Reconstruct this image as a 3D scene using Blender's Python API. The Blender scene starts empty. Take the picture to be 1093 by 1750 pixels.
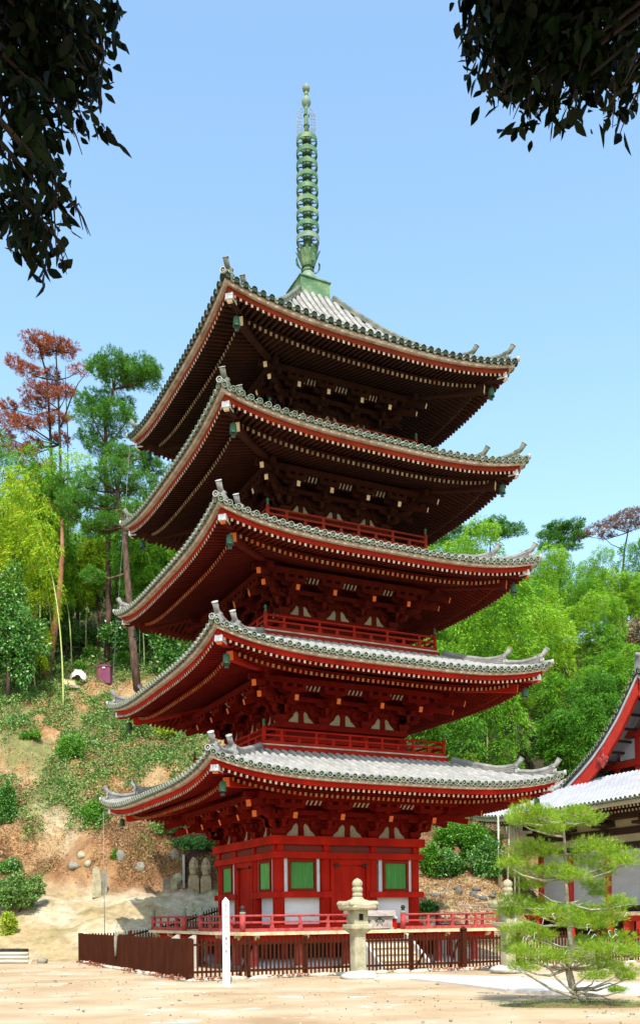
import bpy, math, random
import numpy as np
from mathutils import Vector, Matrix

random.seed(7)
RNG = np.random.default_rng(7)
D2R = math.radians
SC = bpy.context.scene
COL = SC.collection

# ------------------------------------------------------------------ camera model
FPX, PY, PX = 1648.56, 1566.03, 546.5
ROLL = 0.0113
CAMZ = 1.6
W0, H0 = 1093.0, 1750.0


def ray(x, y):
    """direction (per metre of depth) of a pixel of the 1093x1750 photograph"""
    s, c = math.sin(-ROLL), math.cos(ROLL)
    u, v = x - PX, y - PY
    return ((c * u + s * v) / FPX, 1.0, -(-s * u + c * v) / FPX)


def at(x, y, dist):
    r = ray(x, y)
    return Vector((r[0] * dist, dist, r[2] * dist + CAMZ))


def gnd(x, y, z=0.0):
    return at(x, y, (z - CAMZ) / ray(x, y)[2])


cam = bpy.data.cameras.new('camera')
cam.sensor_fit = 'VERTICAL'
cam.sensor_height = 36.0
cam.lens = 36.0 * FPX / H0
cam.shift_x = 0.0
cam.shift_y = (PY - H0 / 2) / H0
cam.clip_start = 0.1
cam.clip_end = 3000
camo = bpy.data.objects.new('camera', cam)
COL.objects.link(camo)
camo.location = (0, 0, CAMZ)
camo.rotation_euler = (Matrix.Rotation(D2R(90), 4, 'X') @ Matrix.Rotation(-ROLL, 4, 'Z')).to_euler()
SC.camera = camo

# ------------------------------------------------------------------ light
SUN_EL, SUN_AZ = D2R(53), D2R(3)     # azimuth: to the right of straight behind the camera
sd = Vector((math.sin(SUN_AZ) * math.cos(SUN_EL), -math.cos(SUN_AZ) * math.cos(SUN_EL), math.sin(SUN_EL)))
sun = bpy.data.lights.new('sun', 'SUN')
sun.energy = 3.2
sun.angle = D2R(0.5)
sun.color = (1.0, 0.955, 0.87)
suno = bpy.data.objects.new('sun', sun)
COL.objects.link(suno)
suno.rotation_euler = sd.to_track_quat('Z', 'Y').to_euler()
suno.location = (0, -20, 40)
world = bpy.data.worlds.new('World')
SC.world = world
world.use_nodes = True
wn = world.node_tree.nodes
wl = world.node_tree.links
bg = wn['Background']
sky = wn.new('ShaderNodeTexSky')
sky.sky_type = 'NISHITA'
sky.sun_disc = False
sky.sun_elevation = SUN_EL
sky.sun_rotation = math.atan2(sd.x, sd.y)
sky.altitude = 50
sky.air_density = 1.6
sky.dust_density = 2.0
sky.ozone_density = 0.2
tint = wn.new('ShaderNodeMix')
tint.data_type = 'RGBA'
tint.blend_type = 'MULTIPLY'
tint.inputs[0].default_value = 1.0
tint.inputs[7].default_value = (.85, .985, 1.05, 1)
wl.new(sky.outputs[0], tint.inputs[6])
wl.new(tint.outputs[2], bg.inputs[0])
bg.inputs[1].default_value = 0.15
SC.view_settings.view_transform = 'Standard'
SC.view_settings.look = 'None'
SC.view_settings.gamma = 1
SC.view_settings.exposure = 1.0
SC.cycles.max_bounces = 8
SC.cycles.diffuse_bounces = 4
SC.cycles.transparent_max_bounces = 8


# ------------------------------------------------------------------ materials
def mat(name, cols, scale=3.0, rough=0.8, detail=6, stretch=None, bump=0.0, bscale=None, wear=None, island=False,
        metallic=0.0, transl=0.0, spec=0.3, pos=None, coord='Object', objrand=0.0):
    """procedural material: colour ramp over noise (or over a random value per leaf), optional wear flecks and bump"""
    m = bpy.data.materials.new(name)
    m.use_nodes = True
    nt = m.node_tree
    N, L = nt.nodes, nt.links
    b = N['Principled BSDF']
    b.inputs['Roughness'].default_value = rough
    b.inputs['Metallic'].default_value = metallic
    b.inputs['Specular IOR Level'].default_value = spec
    tc = N.new('ShaderNodeTexCoord')
    mp = N.new('ShaderNodeMapping')
    L.new(tc.outputs[coord], mp.inputs[0])
    if stretch:
        mp.inputs['Scale'].default_value = stretch
    cr = N.new('ShaderNodeValToRGB')
    el = cr.color_ramp.elements
    n = len(cols)
    if pos is None:
        pos = [0.3 + 0.4 * i / max(1, n - 1) for i in range(n)] if not island else [i / max(1, n - 1) for i in range(n)]
    while len(el) < n:
        el.new(0.5)
    for i in range(n):
        el[i].position = pos[i]
        el[i].color = (*cols[i], 1)
    if island:
        g = N.new('ShaderNodeNewGeometry')
        src = g.outputs['Random Per Island']
        if objrand:
            oi = N.new('ShaderNodeObjectInfo')
            ml = N.new('ShaderNodeMath'); ml.operation = 'MULTIPLY_ADD'
            L.new(oi.outputs['Random'], ml.inputs[0]); ml.inputs[1].default_value = objrand
            ml2 = N.new('ShaderNodeMath'); ml2.operation = 'MULTIPLY'; ml2.inputs[1].default_value = 1 - objrand
            L.new(src, ml2.inputs[0]); L.new(ml2.outputs[0], ml.inputs[2])
            src = ml.outputs[0]
        L.new(src, cr.inputs[0])
    else:
        no = N.new('ShaderNodeTexNoise')
        no.inputs['Scale'].default_value = scale
        no.inputs['Detail'].default_value = detail
        no.inputs['Roughness'].default_value = 0.6
        L.new(mp.outputs[0], no.inputs[0])
        L.new(no.outputs[0], cr.inputs[0])
    colour = cr.outputs[0]
    if wear:                                  # (colour, scale, amount 0..1)
        wn_ = N.new('ShaderNodeTexNoise')
        wn_.inputs['Scale'].default_value = wear[1]
        wn_.inputs['Detail'].default_value = 8
        wn_.inputs['Roughness'].default_value = 0.7
        L.new(mp.outputs[0], wn_.inputs[0])
        wr = N.new('ShaderNodeValToRGB')
        t = 0.72 - 0.3 * wear[2]
        wr.color_ramp.elements[0].position = t
        wr.color_ramp.elements[1].position = t + 0.04
        L.new(wn_.outputs[0], wr.inputs[0])
        mx = N.new('ShaderNodeMix'); mx.data_type = 'RGBA'
        L.new(wr.outputs[0], mx.inputs[0]); L.new(colour, mx.inputs[6])
        mx.inputs[7].default_value = (*wear[0], 1)
        colour = mx.outputs[2]
    L.new(colour, b.inputs['Base Color'])
    if bump:
        bn = N.new('ShaderNodeTexNoise')
        bn.inputs['Scale'].default_value = bscale or scale * 5
        bn.inputs['Detail'].default_value = 5
        L.new(mp.outputs[0], bn.inputs[0])
        bp = N.new('ShaderNodeBump')
        bp.inputs['Strength'].default_value = bump
        bp.inputs['Distance'].default_value = 0.05
        L.new(bn.outputs[0], bp.inputs['Height'])
        L.new(bp.outputs[0], b.inputs['Normal'])
    if transl:
        tr = N.new('ShaderNodeBsdfTranslucent')
        L.new(colour, tr.inputs[0])
        ms = N.new('ShaderNodeMixShader')
        ms.inputs[0].default_value = transl
        out = N['Material Output']
        L.new(b.outputs[0], ms.inputs[1]); L.new(tr.outputs[0], ms.inputs[2]); L.new(ms.outputs[0], out.inputs[0])
    return m


M = {}
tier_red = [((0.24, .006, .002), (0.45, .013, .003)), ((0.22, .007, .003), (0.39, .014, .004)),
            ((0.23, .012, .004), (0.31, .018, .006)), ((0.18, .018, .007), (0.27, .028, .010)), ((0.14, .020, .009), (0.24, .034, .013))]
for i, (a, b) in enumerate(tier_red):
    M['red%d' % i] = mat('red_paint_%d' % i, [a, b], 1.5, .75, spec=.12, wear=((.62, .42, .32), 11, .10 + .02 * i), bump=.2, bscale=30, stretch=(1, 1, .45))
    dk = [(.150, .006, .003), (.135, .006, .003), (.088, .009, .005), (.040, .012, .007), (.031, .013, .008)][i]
    M['under%d' % i] = mat('shaded_red_paint_%d' % i, [tuple(c * .75 for c in dk), tuple(c * 1.25 for c in dk)], 2.5, .85, spec=.1, bump=.15, bscale=20)  # red paint darkened, browner upward; eave shade put into the colour
M['redpink'] = mat('sunlit_pink_paint', [(.26, .022, .022), (.38, .065, .06), (.30, .03, .03)], 4, .7, spec=.15, wear=((.6, .36, .30), 9, .10), bump=.2)  # red lightened toward pink, sunlight put into the colour
M['redfrieze'] = mat('brown_red_frieze', [(.11, .018, .012), (.17, .02, .014)], 2, .75)
M['frame'] = mat('dark_red_window_frame', [(.15, .012, .006), (.22, .018, .008)], 4, .8, spec=.1)
M['plaster'] = mat('white_plaster', [(.48, .48, .51), (.58, .58, .61)], 1.2, .9, bump=.1)
M['oldplaster'] = mat('aged_plaster', [(.30, .28, .20), (.42, .38, .28)], 3, .9)
M['green'] = mat('green_slats', [(.08, .31, .07), (.13, .41, .11), (.26, .50, .20)], 3, .7, stretch=(14, 14, .5))
M['palewood'] = mat('weathered_pale_wood', [(.24, .18, .12), (.40, .33, .26), (.50, .45, .38)], 3.5, .85, wear=((.12, .08, .05), 5, .14), bump=.3)
M['deckwood'] = mat('yellowed_deck_wood', [(.38, .24, .10), (.56, .43, .25), (.62, .52, .36)], 5, .8, bump=.2)
M['tile'] = mat('roof_tile', [(.17, .165, .155), (.26, .25, .235), (.35, .33, .31)], 2.6, .7, wear=((.12, .13, .09), 5, .10), bump=.15, bscale=25)
M['trough'] = mat('darker_tile_trough', [(.07, .07, .055), (.13, .125, .11)], 4, .85)  # darker tone for the valleys between ribs
M['tile_ridge'] = mat('ridge_tile', [(.12, .115, .11), (.20, .19, .18), (.28, .265, .25)], 2.6, .75, wear=((.08, .10, .06), 5, .15), bump=.2, bscale=25)
M['tile_dark'] = mat('mossy_roof_tile', [(.06, .07, .05), (.12, .13, .10), (.20, .20, .17)], 3, .75, wear=((.04, .07, .03), 6, .25), bump=.25, bscale=25)
M['tilerim'] = mat('tile_end_rim', [(.13, .16, .11), (.30, .31, .24)], 5, .7)
M['tilerim_dark'] = mat('mossy_tile_end_rim', [(.007, .016, .008), (.022, .040, .020)], 5, .75)
M['tilerim_mid'] = mat('weathered_tile_end_rim', [(.09, .12, .08), (.22, .25, .18)], 5, .75)
M['tileface'] = mat('tile_end_face', [(.010, .028, .012), (.035, .06, .03)], 4, .8)
M['tilecap'] = mat('ridge_end_cap', [(.28, .30, .26), (.46, .46, .43)], 6, .7)
M['underlay'] = mat('clay_underlay', [(.02, .03, .015), (.06, .06, .04)], 4, .95)
M['capwhite'] = mat('white_rafter_end', [(.52, .47, .38), (.48, .38, .28), (.42, .20, .09)], island=True, rough=.8)
M['capochre'] = mat('ochre_rafter_end', [(.32, .07, .02), (.38, .13, .04), (.36, .20, .09)], island=True, rough=.8)
M['capaged'] = mat('aged_rafter_end', [(.22, .16, .10), (.32, .25, .16), (.14, .08, .04)], island=True, rough=.8)
M['nose'] = mat('orange_beam_end', [(.62, .12, .02), (.68, .17, .03)], 6, .7)
M['noseaged'] = mat('pale_beam_end', [(.62, .50, .30), (.75, .62, .42)], 6, .7)
M['capmetal'] = mat('pale_metal_cap', [(.55, .56, .58), (.72, .72, .72)], 5, .45, metallic=.2)
M['bronze'] = mat('green_patina', [(.030, .095, .045), (.085, .17, .08), (.22, .28, .13)], 1.8, .65, stretch=(1, 1, 1.5), wear=((.50, .36, .26), 3.2, .16), bump=.2)
M['bronze_dark'] = mat('dark_patina', [(.018, .06, .03), (.05, .13, .07)], 6, .6)
M['bronze_pale'] = mat('pale_patina', [(.11, .17, .12), (.20, .26, .19)], 5, .6)
M['iron'] = mat('dark_metal', [(.03, .03, .035), (.07, .07, .075)], 8, .45, metallic=.5)
M['black'] = mat('black_hinge', [(.015, .015, .015), (.03, .025, .02)], 8, .6)
M['steel'] = mat('grey_metal_arm', [(.16, .18, .17), (.26, .28, .26)], 8, .5, metallic=.4)
M['fence'] = mat('brown_fence_paint', [(.034, .009, .004), (.060, .016, .007)], 3, .85, spec=.06, stretch=(1, 1, .4), bump=.1)
M['stone'] = mat('lichened_stone', [(.22, .19, .11), (.35, .31, .20), (.44, .41, .30)], 4, .9, wear=((.42, .44, .16), 4, .30), bump=.4, bscale=40)
M['stonewhite'] = mat('pale_granite', [(.34, .32, .28), (.48, .46, .42)], 6, .9, wear=((.3, .28, .22), 9, .12), bump=.3)
M['stonegrey'] = mat('grey_field_stone', [(.15, .14, .11), (.29, .27, .21)], 4, .9, wear=((.22, .26, .12), 5, .25), bump=.5)
M['rockdark'] = mat('dark_rubble', [(.07, .075, .07), (.16, .16, .15)], 5, .9, bump=.5)
M['cream'] = mat('cream_carved_stone', [(.26, .20, .12), (.42, .34, .22)], 7, .9, bump=.4)
M['signwhite'] = mat('white_painted_post', [(.58, .57, .56), (.68, .68, .67)], 2, .6)
M['ink'] = mat('faded_ink', [(.06, .055, .06), (.14, .12, .13)], 30, .8)
M['crest'] = mat('green_black_crest', [(.025, .05, .035), (.05, .08, .05)], 10, .8)
M['oldwood'] = mat('grey_old_wood', [(.20, .16, .14), (.32, .27, .25), (.40, .33, .27)], 3, .85, stretch=(1, 4, 4), bump=.2)
M['bark'] = mat('tree_bark', [(.035, .02, .014), (.09, .05, .035), (.16, .10, .07)], 5, .95, stretch=(1, 1, .35), bump=.8, bscale=9)
M['barkgrey'] = mat('grey_pine_bark', [(.20, .18, .12), (.34, .31, .22), (.46, .43, .32)], 9, .95, stretch=(1, 1, .5), bump=.8, bscale=20)
M['barkred'] = mat('red_pine_bark', [(.13, .05, .03), (.30, .12, .06), (.40, .20, .12)], 5, .95, stretch=(1, 1, .4), bump=.8, bscale=9)
M['barkdark'] = mat('dark_bark', [(.012, .010, .008), (.03, .025, .02), (.05, .04, .032)], 6, .95, stretch=(1, 1, .3), bump=.9, bscale=12)
M['log'] = mat('peeled_log', [(.34, .30, .22), (.55, .50, .40)], 4, .85, stretch=(.3, 2, 2), bump=.3)
M['purple'] = mat('purple_metal_cabinet', [(.15, .035, .075), (.19, .05, .095)], 2, .45)
M['purpleside'] = mat('brown_cabinet_side', [(.14, .03, .02), (.18, .04, .03)], 2, .5)
M['tarp'] = mat('crumpled_white_tarp', [(.50, .45, .38), (.72, .68, .60)], 5, .8, bump=.6)
M['board'] = mat('tan_board', [(.46, .32, .14), (.60, .44, .22)], 3, .8)
M['hallred'] = mat('hall_red_paint', [(.42, .02, .012), (.56, .04, .02)], 2, .6, wear=((.7, .5, .4), 12, .06))
M['halldark'] = mat('hall_dark_wood', [(.030, .018, .014), (.06, .03, .022)], 3, .8)
M['hallcream'] = mat('hall_cream_panel', [(.40, .36, .22), (.50, .45, .30)], 2, .9)
M['hallwall'] = mat('hall_white_wall', [(.46, .47, .49), (.56, .57, .59)], 1.0, .9, stretch=(1, 1, 3))
M['halltile'] = mat('silvery_roof_tile', [(.33, .33, .37), (.45, .45, .50)], 1.6, .55, wear=((.30, .30, .32), 5, .14))
M['curb'] = mat('fence_kerb_stone', [(.34, .29, .20), (.52, .49, .43)], 4, .9, bump=.4)
M['pathstone'] = mat('pale_paving', [(.44, .40, .36), (.54, .50, .46)], 3, .85, bump=.15)
M['paper'] = mat('white_paper', [(.62, .62, .62), (.68, .68, .68)], 3, .8)
# foliage
LEAF = dict(island=True, rough=.55, spec=.25)
M['lf_bamboo'] = mat('bamboo_leaves', [(.012, .07, .005), (.07, .23, .010), (.22, .44, .015), (.50, .58, .03)], transl=.35, objrand=.55, **LEAF)
M['lf_yellow'] = mat('yellow_bamboo_leaves', [(.10, .28, .008), (.30, .46, .012), (.56, .56, .02)], transl=.35, objrand=.1, **LEAF)
M['lf_pine'] = mat('pine_needles', [(.02, .10, .010), (.07, .23, .018), (.16, .34, .03)], transl=.15, **LEAF)
M['lf_lawnpine'] = mat('lawn_pine_needles', [(.04, .14, .010), (.14, .32, .014), (.30, .46, .022), (.48, .50, .045)], transl=.25, **LEAF)
M['lf_dead'] = mat('red_brown_needles', [(.11, .035, .02), (.32, .07, .025), (.50, .12, .04), (.16, .12, .04)], transl=.15, **LEAF)
M['lf_deadgrey'] = mat('purple_brown_needles', [(.10, .06, .05), (.22, .12, .09), (.30, .18, .13)], transl=.1, **LEAF)
M['lf_brown'] = mat('brown_foliage', [(.12, .09, .05), (.25, .19, .11), (.30, .24, .10)], transl=.1, **LEAF)
M['lf_broad'] = mat('broad_leaves', [(.015, .07, .012), (.04, .16, .02), (.10, .28, .03), (.22, .40, .10)], transl=.15, rough=.38, spec=.5, island=True)
M['lf_shrub'] = mat('shrub_leaves', [(.03, .13, .015), (.09, .27, .02), (.20, .40, .03)], transl=.25, **LEAF)
M['lf_shrubyel'] = mat('yellow_green_shrub_leaves', [(.14, .30, .02), (.34, .46, .03), (.50, .50, .05)], transl=.25, **LEAF)
M['lf_ivy'] = mat('ivy_leaves', [(.025, .08, .015), (.07, .18, .025), (.16, .30, .055), (.32, .38, .12)], transl=.1, rough=.5, spec=.35, island=True)
M['lf_dry'] = mat('dry_litter', [(.30, .15, .06), (.38, .21, .10), (.44, .30, .16), (.22, .13, .06)], transl=.05, **LEAF)
M['lf_black'] = mat('shade_blackened_leaves', [(.002, .004, .0015), (.004, .009, .002), (.008, .020, .004)], transl=.05, island=True, rough=.5, spec=.1)  # leaf colour blackened so the hanging branches look shaded
M['lf_red'] = mat('fallen_red_leaves', [(.16, .035, .018), (.28, .07, .03), (.22, .10, .05)], **LEAF)
M['culm'] = mat('bamboo_culm', [(.30, .38, .10), (.48, .50, .18)], 2, .5, stretch=(1, 1, 6))
M['culmpale'] = mat('pale_bamboo_culm', [(.46, .50, .38), (.62, .64, .52)], 2, .5, stretch=(1, 1, 6))
M['twig'] = mat('grey_twigs', [(.22, .17, .13), (.40, .33, .27)], 6, .9)


# ------------------------------------------------------------------ mesh builder
class MB:
    def __init__(self, mats):
        self.v, self.f, self.m, self.s = [], [], [], []
        self.mats = mats if isinstance(mats, (list, tuple)) else [mats]
        self.T = Matrix.Identity(4)

    def add(self, verts, faces, mi=0, smooth=False):
        o = len(self.v)
        T = self.T
        self.v += [T @ Vector(p) for p in verts]
        self.f += [tuple(i + o for i in f) for f in faces]
        self.m += [mi] * len(faces)
        self.s += [smooth] * len(faces)

    def box(self, x0, x1, y0, y1, z0, z1, mi=0, bev=0.0):
        self.add([(x0, y0, z0), (x1, y0, z0), (x1, y1, z0), (x0, y1, z0), (x0, y0, z1), (x1, y0, z1), (x1, y1, z1), (x0, y1, z1)],
                 [(0, 3, 2, 1), (4, 5, 6, 7), (0, 1, 5, 4), (1, 2, 6, 5), (2, 3, 7, 6), (3, 0, 4, 7)], mi)

    def beam(self, p0, p1, w, h, mi=0, capmi=None, cap=0, up=(0, 0, 1)):
        """rectangular bar; capmi paints a thin separate plate on the end (cap: 1 = at p1, 2 = both)"""
        p0, p1 = Vector(p0), Vector(p1)
        d = (p1 - p0).normalized()
        sx = d.cross(Vector(up)).normalized()
        uz = sx.cross(d).normalized()
        r = [(-w / 2, -h / 2), (w / 2, -h / 2), (w / 2, h / 2), (-w / 2, h / 2)]
        vs = [p0 + sx * a + uz * b for a, b in r] + [p1 + sx * a + uz * b for a, b in r]
        self.add(vs, [(0, 1, 2, 3), (7, 6, 5, 4), (0, 4, 5, 1), (1, 5, 6, 2), (2, 6, 7, 3), (3, 7, 4, 0)], mi)
        if capmi is not None:
            e = d * 0.004
            vs = [p1 + e + sx * a * 1.0 + uz * b * 1.0 for a, b in r]
            self.add(vs, [(3, 2, 1, 0)], capmi)
            if cap == 2:
                self.add([p0 - e + sx * a + uz * b for a, b in r], [(0, 1, 2, 3)], capmi)

    def prism(self, poly, axis, t0, t1, mi=0):
        """poly: 2-D points; axis 'x' -> points are (y,z), 'y' -> (x,z), 'z' -> (x,y)"""
        n = len(poly)
        def p(a, t):
            return (t, a[0], a[1]) if axis == 'x' else ((a[0], t, a[1]) if axis == 'y' else (a[0], a[1], t))
        vs = [p(a, t0) for a in poly] + [p(a, t1) for a in poly]
        fs = [tuple(range(n - 1, -1, -1)), tuple(range(n, 2 * n))]
        fs += [(i, (i + 1) % n, (i + 1) % n + n, i + n) for i in range(n)]
        self.add(vs, fs, mi)

    def lathe(self, prof, c=(0, 0, 0), n=16, mi=0, smooth=True, close=False, squash=1.0):
        vs, fs = [], []
        k = len(prof)
        for r, z in prof:
            for i in range(n):
                a = 2 * math.pi * i / n
                vs.append((c[0] + r * math.cos(a), c[1] + r * math.sin(a) * squash, c[2] + z))
        for j in range(k - 1 + (1 if close else 0)):
            for i in range(n):
                a, b = j * n + i, j * n + (i + 1) % n
                c2, d2 = ((j + 1) % k) * n + (i + 1) % n, ((j + 1) % k) * n + i
                fs.append((a, b, c2, d2))
        if not close:
            fs.append(tuple(range(n - 1, -1, -1)))
            fs.append(tuple((k - 1) * n + i for i in range(n)))
        self.add(vs, fs, mi, smooth)

    def tube(self, pts, rad, n=7, mi=0, smooth=True):
        pts = [Vector(p) for p in pts]
        if not isinstance(rad, (list, tuple)):
            rad = [rad] * len(pts)
        vs, fs = [], []
        ref = Vector((0.13, 0.97, 0.2))
        for i, p in enumerate(pts):
            d = (pts[min(i + 1, len(pts) - 1)] - pts[max(i - 1, 0)])
            if d.length < 1e-6:
                d = Vector((0, 0, 1))
            d.normalize()
            a = d.cross(ref)
            if a.length < .1:
                a = d.cross(Vector((1, 0, 0)))
            a.normalize()
            b = d.cross(a)
            for k in range(n):
                t = 2 * math.pi * k / n
                vs.append(p + (a * math.cos(t) + b * math.sin(t)) * rad[i])
        for i in range(len(pts) - 1):
            for k in range(n):
                fs.append((i * n + k, i * n + (k + 1) % n, (i + 1) * n + (k + 1) % n, (i + 1) * n + k))
        fs.append(tuple(range(n - 1, -1, -1)))
        fs.append(tuple((len(pts) - 1) * n + k for k in range(n)))
        self.add(vs, fs, mi, smooth)

    def blob(self, c, r, seed=0, amp=.15, n=10, mi=0):
        """rounded irregular stone"""
        rn = random.Random(seed)
        vs, fs = [], []
        ph = [rn.uniform(0, 6.28) for _ in range(6)]
        rows = max(4, n // 2 + 1)
        for j in range(rows + 1):
            t = math.pi * j / rows
            for i in range(n):
                a = 2 * math.pi * i / n
                x, y, z = math.sin(t) * math.cos(a), math.sin(t) * math.sin(a), math.cos(t)
                k = 1 + amp * (math.sin(3 * x + ph[0]) + math.sin(4 * y + ph[1]) + math.sin(3 * z + ph[2]) + .5 * math.sin(7 * x * y + ph[3]))
                vs.append((c[0] + r[0] * x * k, c[1] + r[1] * y * k, c[2] + r[2] * z * k))
        for j in range(rows):
            for i in range(n):
                fs.append((j * n + i, j * n + (i + 1) % n, (j + 1) * n + (i + 1) % n, (j + 1) * n + i))
        self.add(vs, fs, mi, True)

    def build(self, name, parent=None, loc=None):
        me = bpy.data.meshes.new(name)
        me.from_pydata([tuple(p) for p in self.v], [], self.f)
        for x in self.mats:
            me.materials.append(x)
        me.polygons.foreach_set('material_index', self.m)
        me.polygons.foreach_set('use_smooth', self.s)
        me.update()
        o = bpy.data.objects.new(name, me)
        COL.objects.link(o)
        if parent is not None:
            o.parent = parent
        if loc is not None:
            o.location = loc
        return o


def np_mesh(name, V, F, mats, parent=None, smooth=False, mi=None):
    """fast mesh from numpy arrays: V (n,3), F (m,k)"""
    me = bpy.data.meshes.new(name)
    n, (m, k) = len(V), F.shape
    me.vertices.add(n)
    me.vertices.foreach_set('co', np.ascontiguousarray(V, dtype=np.float32).ravel())
    me.loops.add(m * k)
    me.loops.foreach_set('vertex_index', np.ascontiguousarray(F, dtype=np.int32).ravel())
    me.polygons.add(m)
    me.polygons.foreach_set('loop_start', np.arange(0, m * k, k, dtype=np.int32))
    if smooth:
        me.polygons.foreach_set('use_smooth', np.ones(m, dtype=bool))
    for x in (mats if isinstance(mats, list) else [mats]):
        me.materials.append(x)
    if mi is not None:
        me.polygons.foreach_set('material_index', np.asarray(mi, dtype=np.int32))
    me.update(calc_edges=True)
    me.validate()
    o = bpy.data.objects.new(name, me)
    COL.objects.link(o)
    if parent is not None:
        o.parent = parent
    return o


def tag(o, label=None, cat=None, group=None, kind=None):
    if label: o['label'] = label
    if cat: o['category'] = cat
    if group: o['group'] = group
    if kind: o['kind'] = kind
    return o


def empty(name, loc, rz=0.0, label=None, cat=None, group=None):
    o = bpy.data.objects.new(name, None)
    COL.objects.link(o)
    o.location = loc
    o.rotation_euler = (0, 0, rz)
    return tag(o, label, cat, group)


def copy_tree(o, parent=None):
    c = o.copy()
    COL.objects.link(c)
    if parent is not None:
        c.parent = parent
    for ch in list(o.children):
        copy_tree(ch, c)
    return c


def unit(a):
    return a / np.maximum(1e-9, np.linalg.norm(a, axis=-1, keepdims=True))


def leaf_arrays(P, D, L, Wd, rng, droop=0.0):
    """diamond leaves: base P, direction D, length L, width Wd (arrays or scalars)"""
    n = len(P)
    D = unit(D)
    L = np.broadcast_to(np.asarray(L, dtype=float), (n,))[:, None]
    Wd = np.broadcast_to(np.asarray(Wd, dtype=float), (n,))[:, None]
    S = unit(np.cross(D, rng.normal(size=(n, 3))))
    mid = P + D * L * .45
    tip = P + D * L
    tip[:, 2] -= droop * L[:, 0]
    V = np.stack([P, mid + S * Wd / 2, tip, mid - S * Wd / 2], axis=1).reshape(-1, 3)
    F = np.arange(4 * n).reshape(n, 4)
    return V, F


def broad_leaves(name, P, D, L, Wd, m, parent=None, seed=1):
    """pointed oval leaves, folded a little along the midrib"""
    rng = np.random.default_rng(seed)
    n = len(P)
    D = unit(D)
    L = np.asarray(L, float)[:, None] * np.ones((n, 1))
    Wd = np.asarray(Wd, float)[:, None] * np.ones((n, 1))
    S = unit(np.cross(D, rng.normal(size=(n, 3))))
    U = np.cross(S, D)
    k = rng.uniform(-.25, .25, (n, 1))
    def q(t, w, f=.0):
        return P + D * L * t + S * Wd * w + U * (Wd * abs(w) * .45 + L * k * t * t)
    V = np.stack([q(0, 0), q(.22, .36), q(.50, .5), q(.80, .26), q(1, 0), q(.80, -.26), q(.50, -.5), q(.22, -.36)], 1).reshape(-1, 3)
    b = (np.arange(n) * 8)[:, None]
    F = np.concatenate([b + np.array([[0, 1, 2, 3]]), b + np.array([[0, 3, 4, 5]]), b + np.array([[0, 5, 6, 7]])], 0)
    return np_mesh(name, V, F, m, parent)


def leaves(name, P, D, L, Wd, m, parent=None, seed=1, droop=0.0):
    V, F = leaf_arrays(P, D, L, Wd, np.random.default_rng(seed), droop)
    return np_mesh(name, V, F, m, parent)


def tufts(P, D, k, L, Wd, spread, rng):
    """k needles from each point, cone round D"""
    n = len(P)
    Pk = np.repeat(P, k, axis=0)
    Dk = np.repeat(unit(D), k, axis=0) + rng.normal(size=(n * k, 3)) * spread
    return Pk, Dk, L * rng.uniform(.7, 1.2, n * k), Wd


def ball(n, rng):
    v = unit(rng.normal(size=(n, 3)))
    return v * (rng.uniform(0, 1, (n, 1)) ** (1 / 3))


def vnoise(x, y, sc, seed=0):
    """smooth value noise 0..1"""
    x = np.asarray(x, float) / sc + seed * 17.3
    y = np.asarray(y, float) / sc - seed * 9.7
    xi, yi = np.floor(x).astype(np.int64), np.floor(y).astype(np.int64)
    fx, fy = x - xi, y - yi
    fx, fy = fx * fx * (3 - 2 * fx), fy * fy * (3 - 2 * fy)
    def h(a, b):
        n = (a * 374761393 + b * 668265263 + seed * 1013) & 0x7fffffff
        n = (n ^ (n >> 13)) * 1274126177 & 0x7fffffff
        return ((n ^ (n >> 16)) & 0xffff) / 65535.0
    return (h(xi, yi) * (1 - fx) + h(xi + 1, yi) * fx) * (1 - fy) + (h(xi, yi + 1) * (1 - fx) + h(xi + 1, yi + 1) * fx) * fy


def sstep(x, a, b):
    t = np.clip((np.asarray(x, float) - a) / (b - a), 0, 1)
    return t * t * (3 - 2 * t)



# ================================================================== PAGODA
YAW = D2R(26.0694744)
PC = Vector((-.1588, 34.0, 0))
EX = Vector((math.cos(YAW), math.sin(YAW), 0))
EY = Vector((-math.sin(YAW), math.cos(YAW), 0))


def loc2w(a, b, z):
    return PC + EX * a + EY * b + Vector((0, 0, z))


pagoda = empty('pagoda', PC, YAW, 'tall five-storey red wooden pagoda with grey tiled roofs and a green bronze spire', 'pagoda')
ROT = [Matrix.Rotation(k * math.pi / 2, 4, 'Z') for k in range(4)]
HS = [5.79, 5.54, 5.31, 5.08, 4.85]               # half side at the hip rafter tips
ZT = [5.67, 9.29, 12.75, 16.06, 19.31]            # height of those tips
WO = [2.50, 2.25, 2.02, 1.85, 1.67]               # outer / inner column lines
WI = [.87, .79, .715, .665, .615]
NZ = [4.70, 8.39, 11.93, 15.31, 18.62]            # centre of the beam noses
BT = [4.17, 7.86, 11.40, 14.79, 18.11]            # top of the wall beam
RAILH = [4.6, 3.30, 3.12, 2.92, 2.72]
RTOP = [None, 6.72, 10.30, 13.72, 17.0]           # underside of the balcony above each roof
KEXP = [4.0, 3.8, 3.5, 3.2, 3.0]


def eave_rise(i, a, d, D):
    t = min(1.15, abs(a) / D)
    return .47 * t ** KEXP[i]


def deff(i):
    """roof geometry of tier i: tile edge distance, edge height, inner distance, inner height"""
    De = HS[i] + .275
    ze = ZT[i] - .045
    if i < 4:
        return De, ze, RAILH[i + 1] + .1, RTOP[i + 1] - .02
    return De, ze, .60, 23.15


def roof_z(i, a, d):
    De, ze, dt, zt = deff(i)
    s = (De - d) / (De - dt)
    lin = .80 if i < 4 else .45
    z = ze + (zt - ze) * (lin * s + (1 - lin) * s * s)
    w = max(0.0, 1 - s)
    return z + eave_rise(i, a, d, De) * w ** .7


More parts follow.
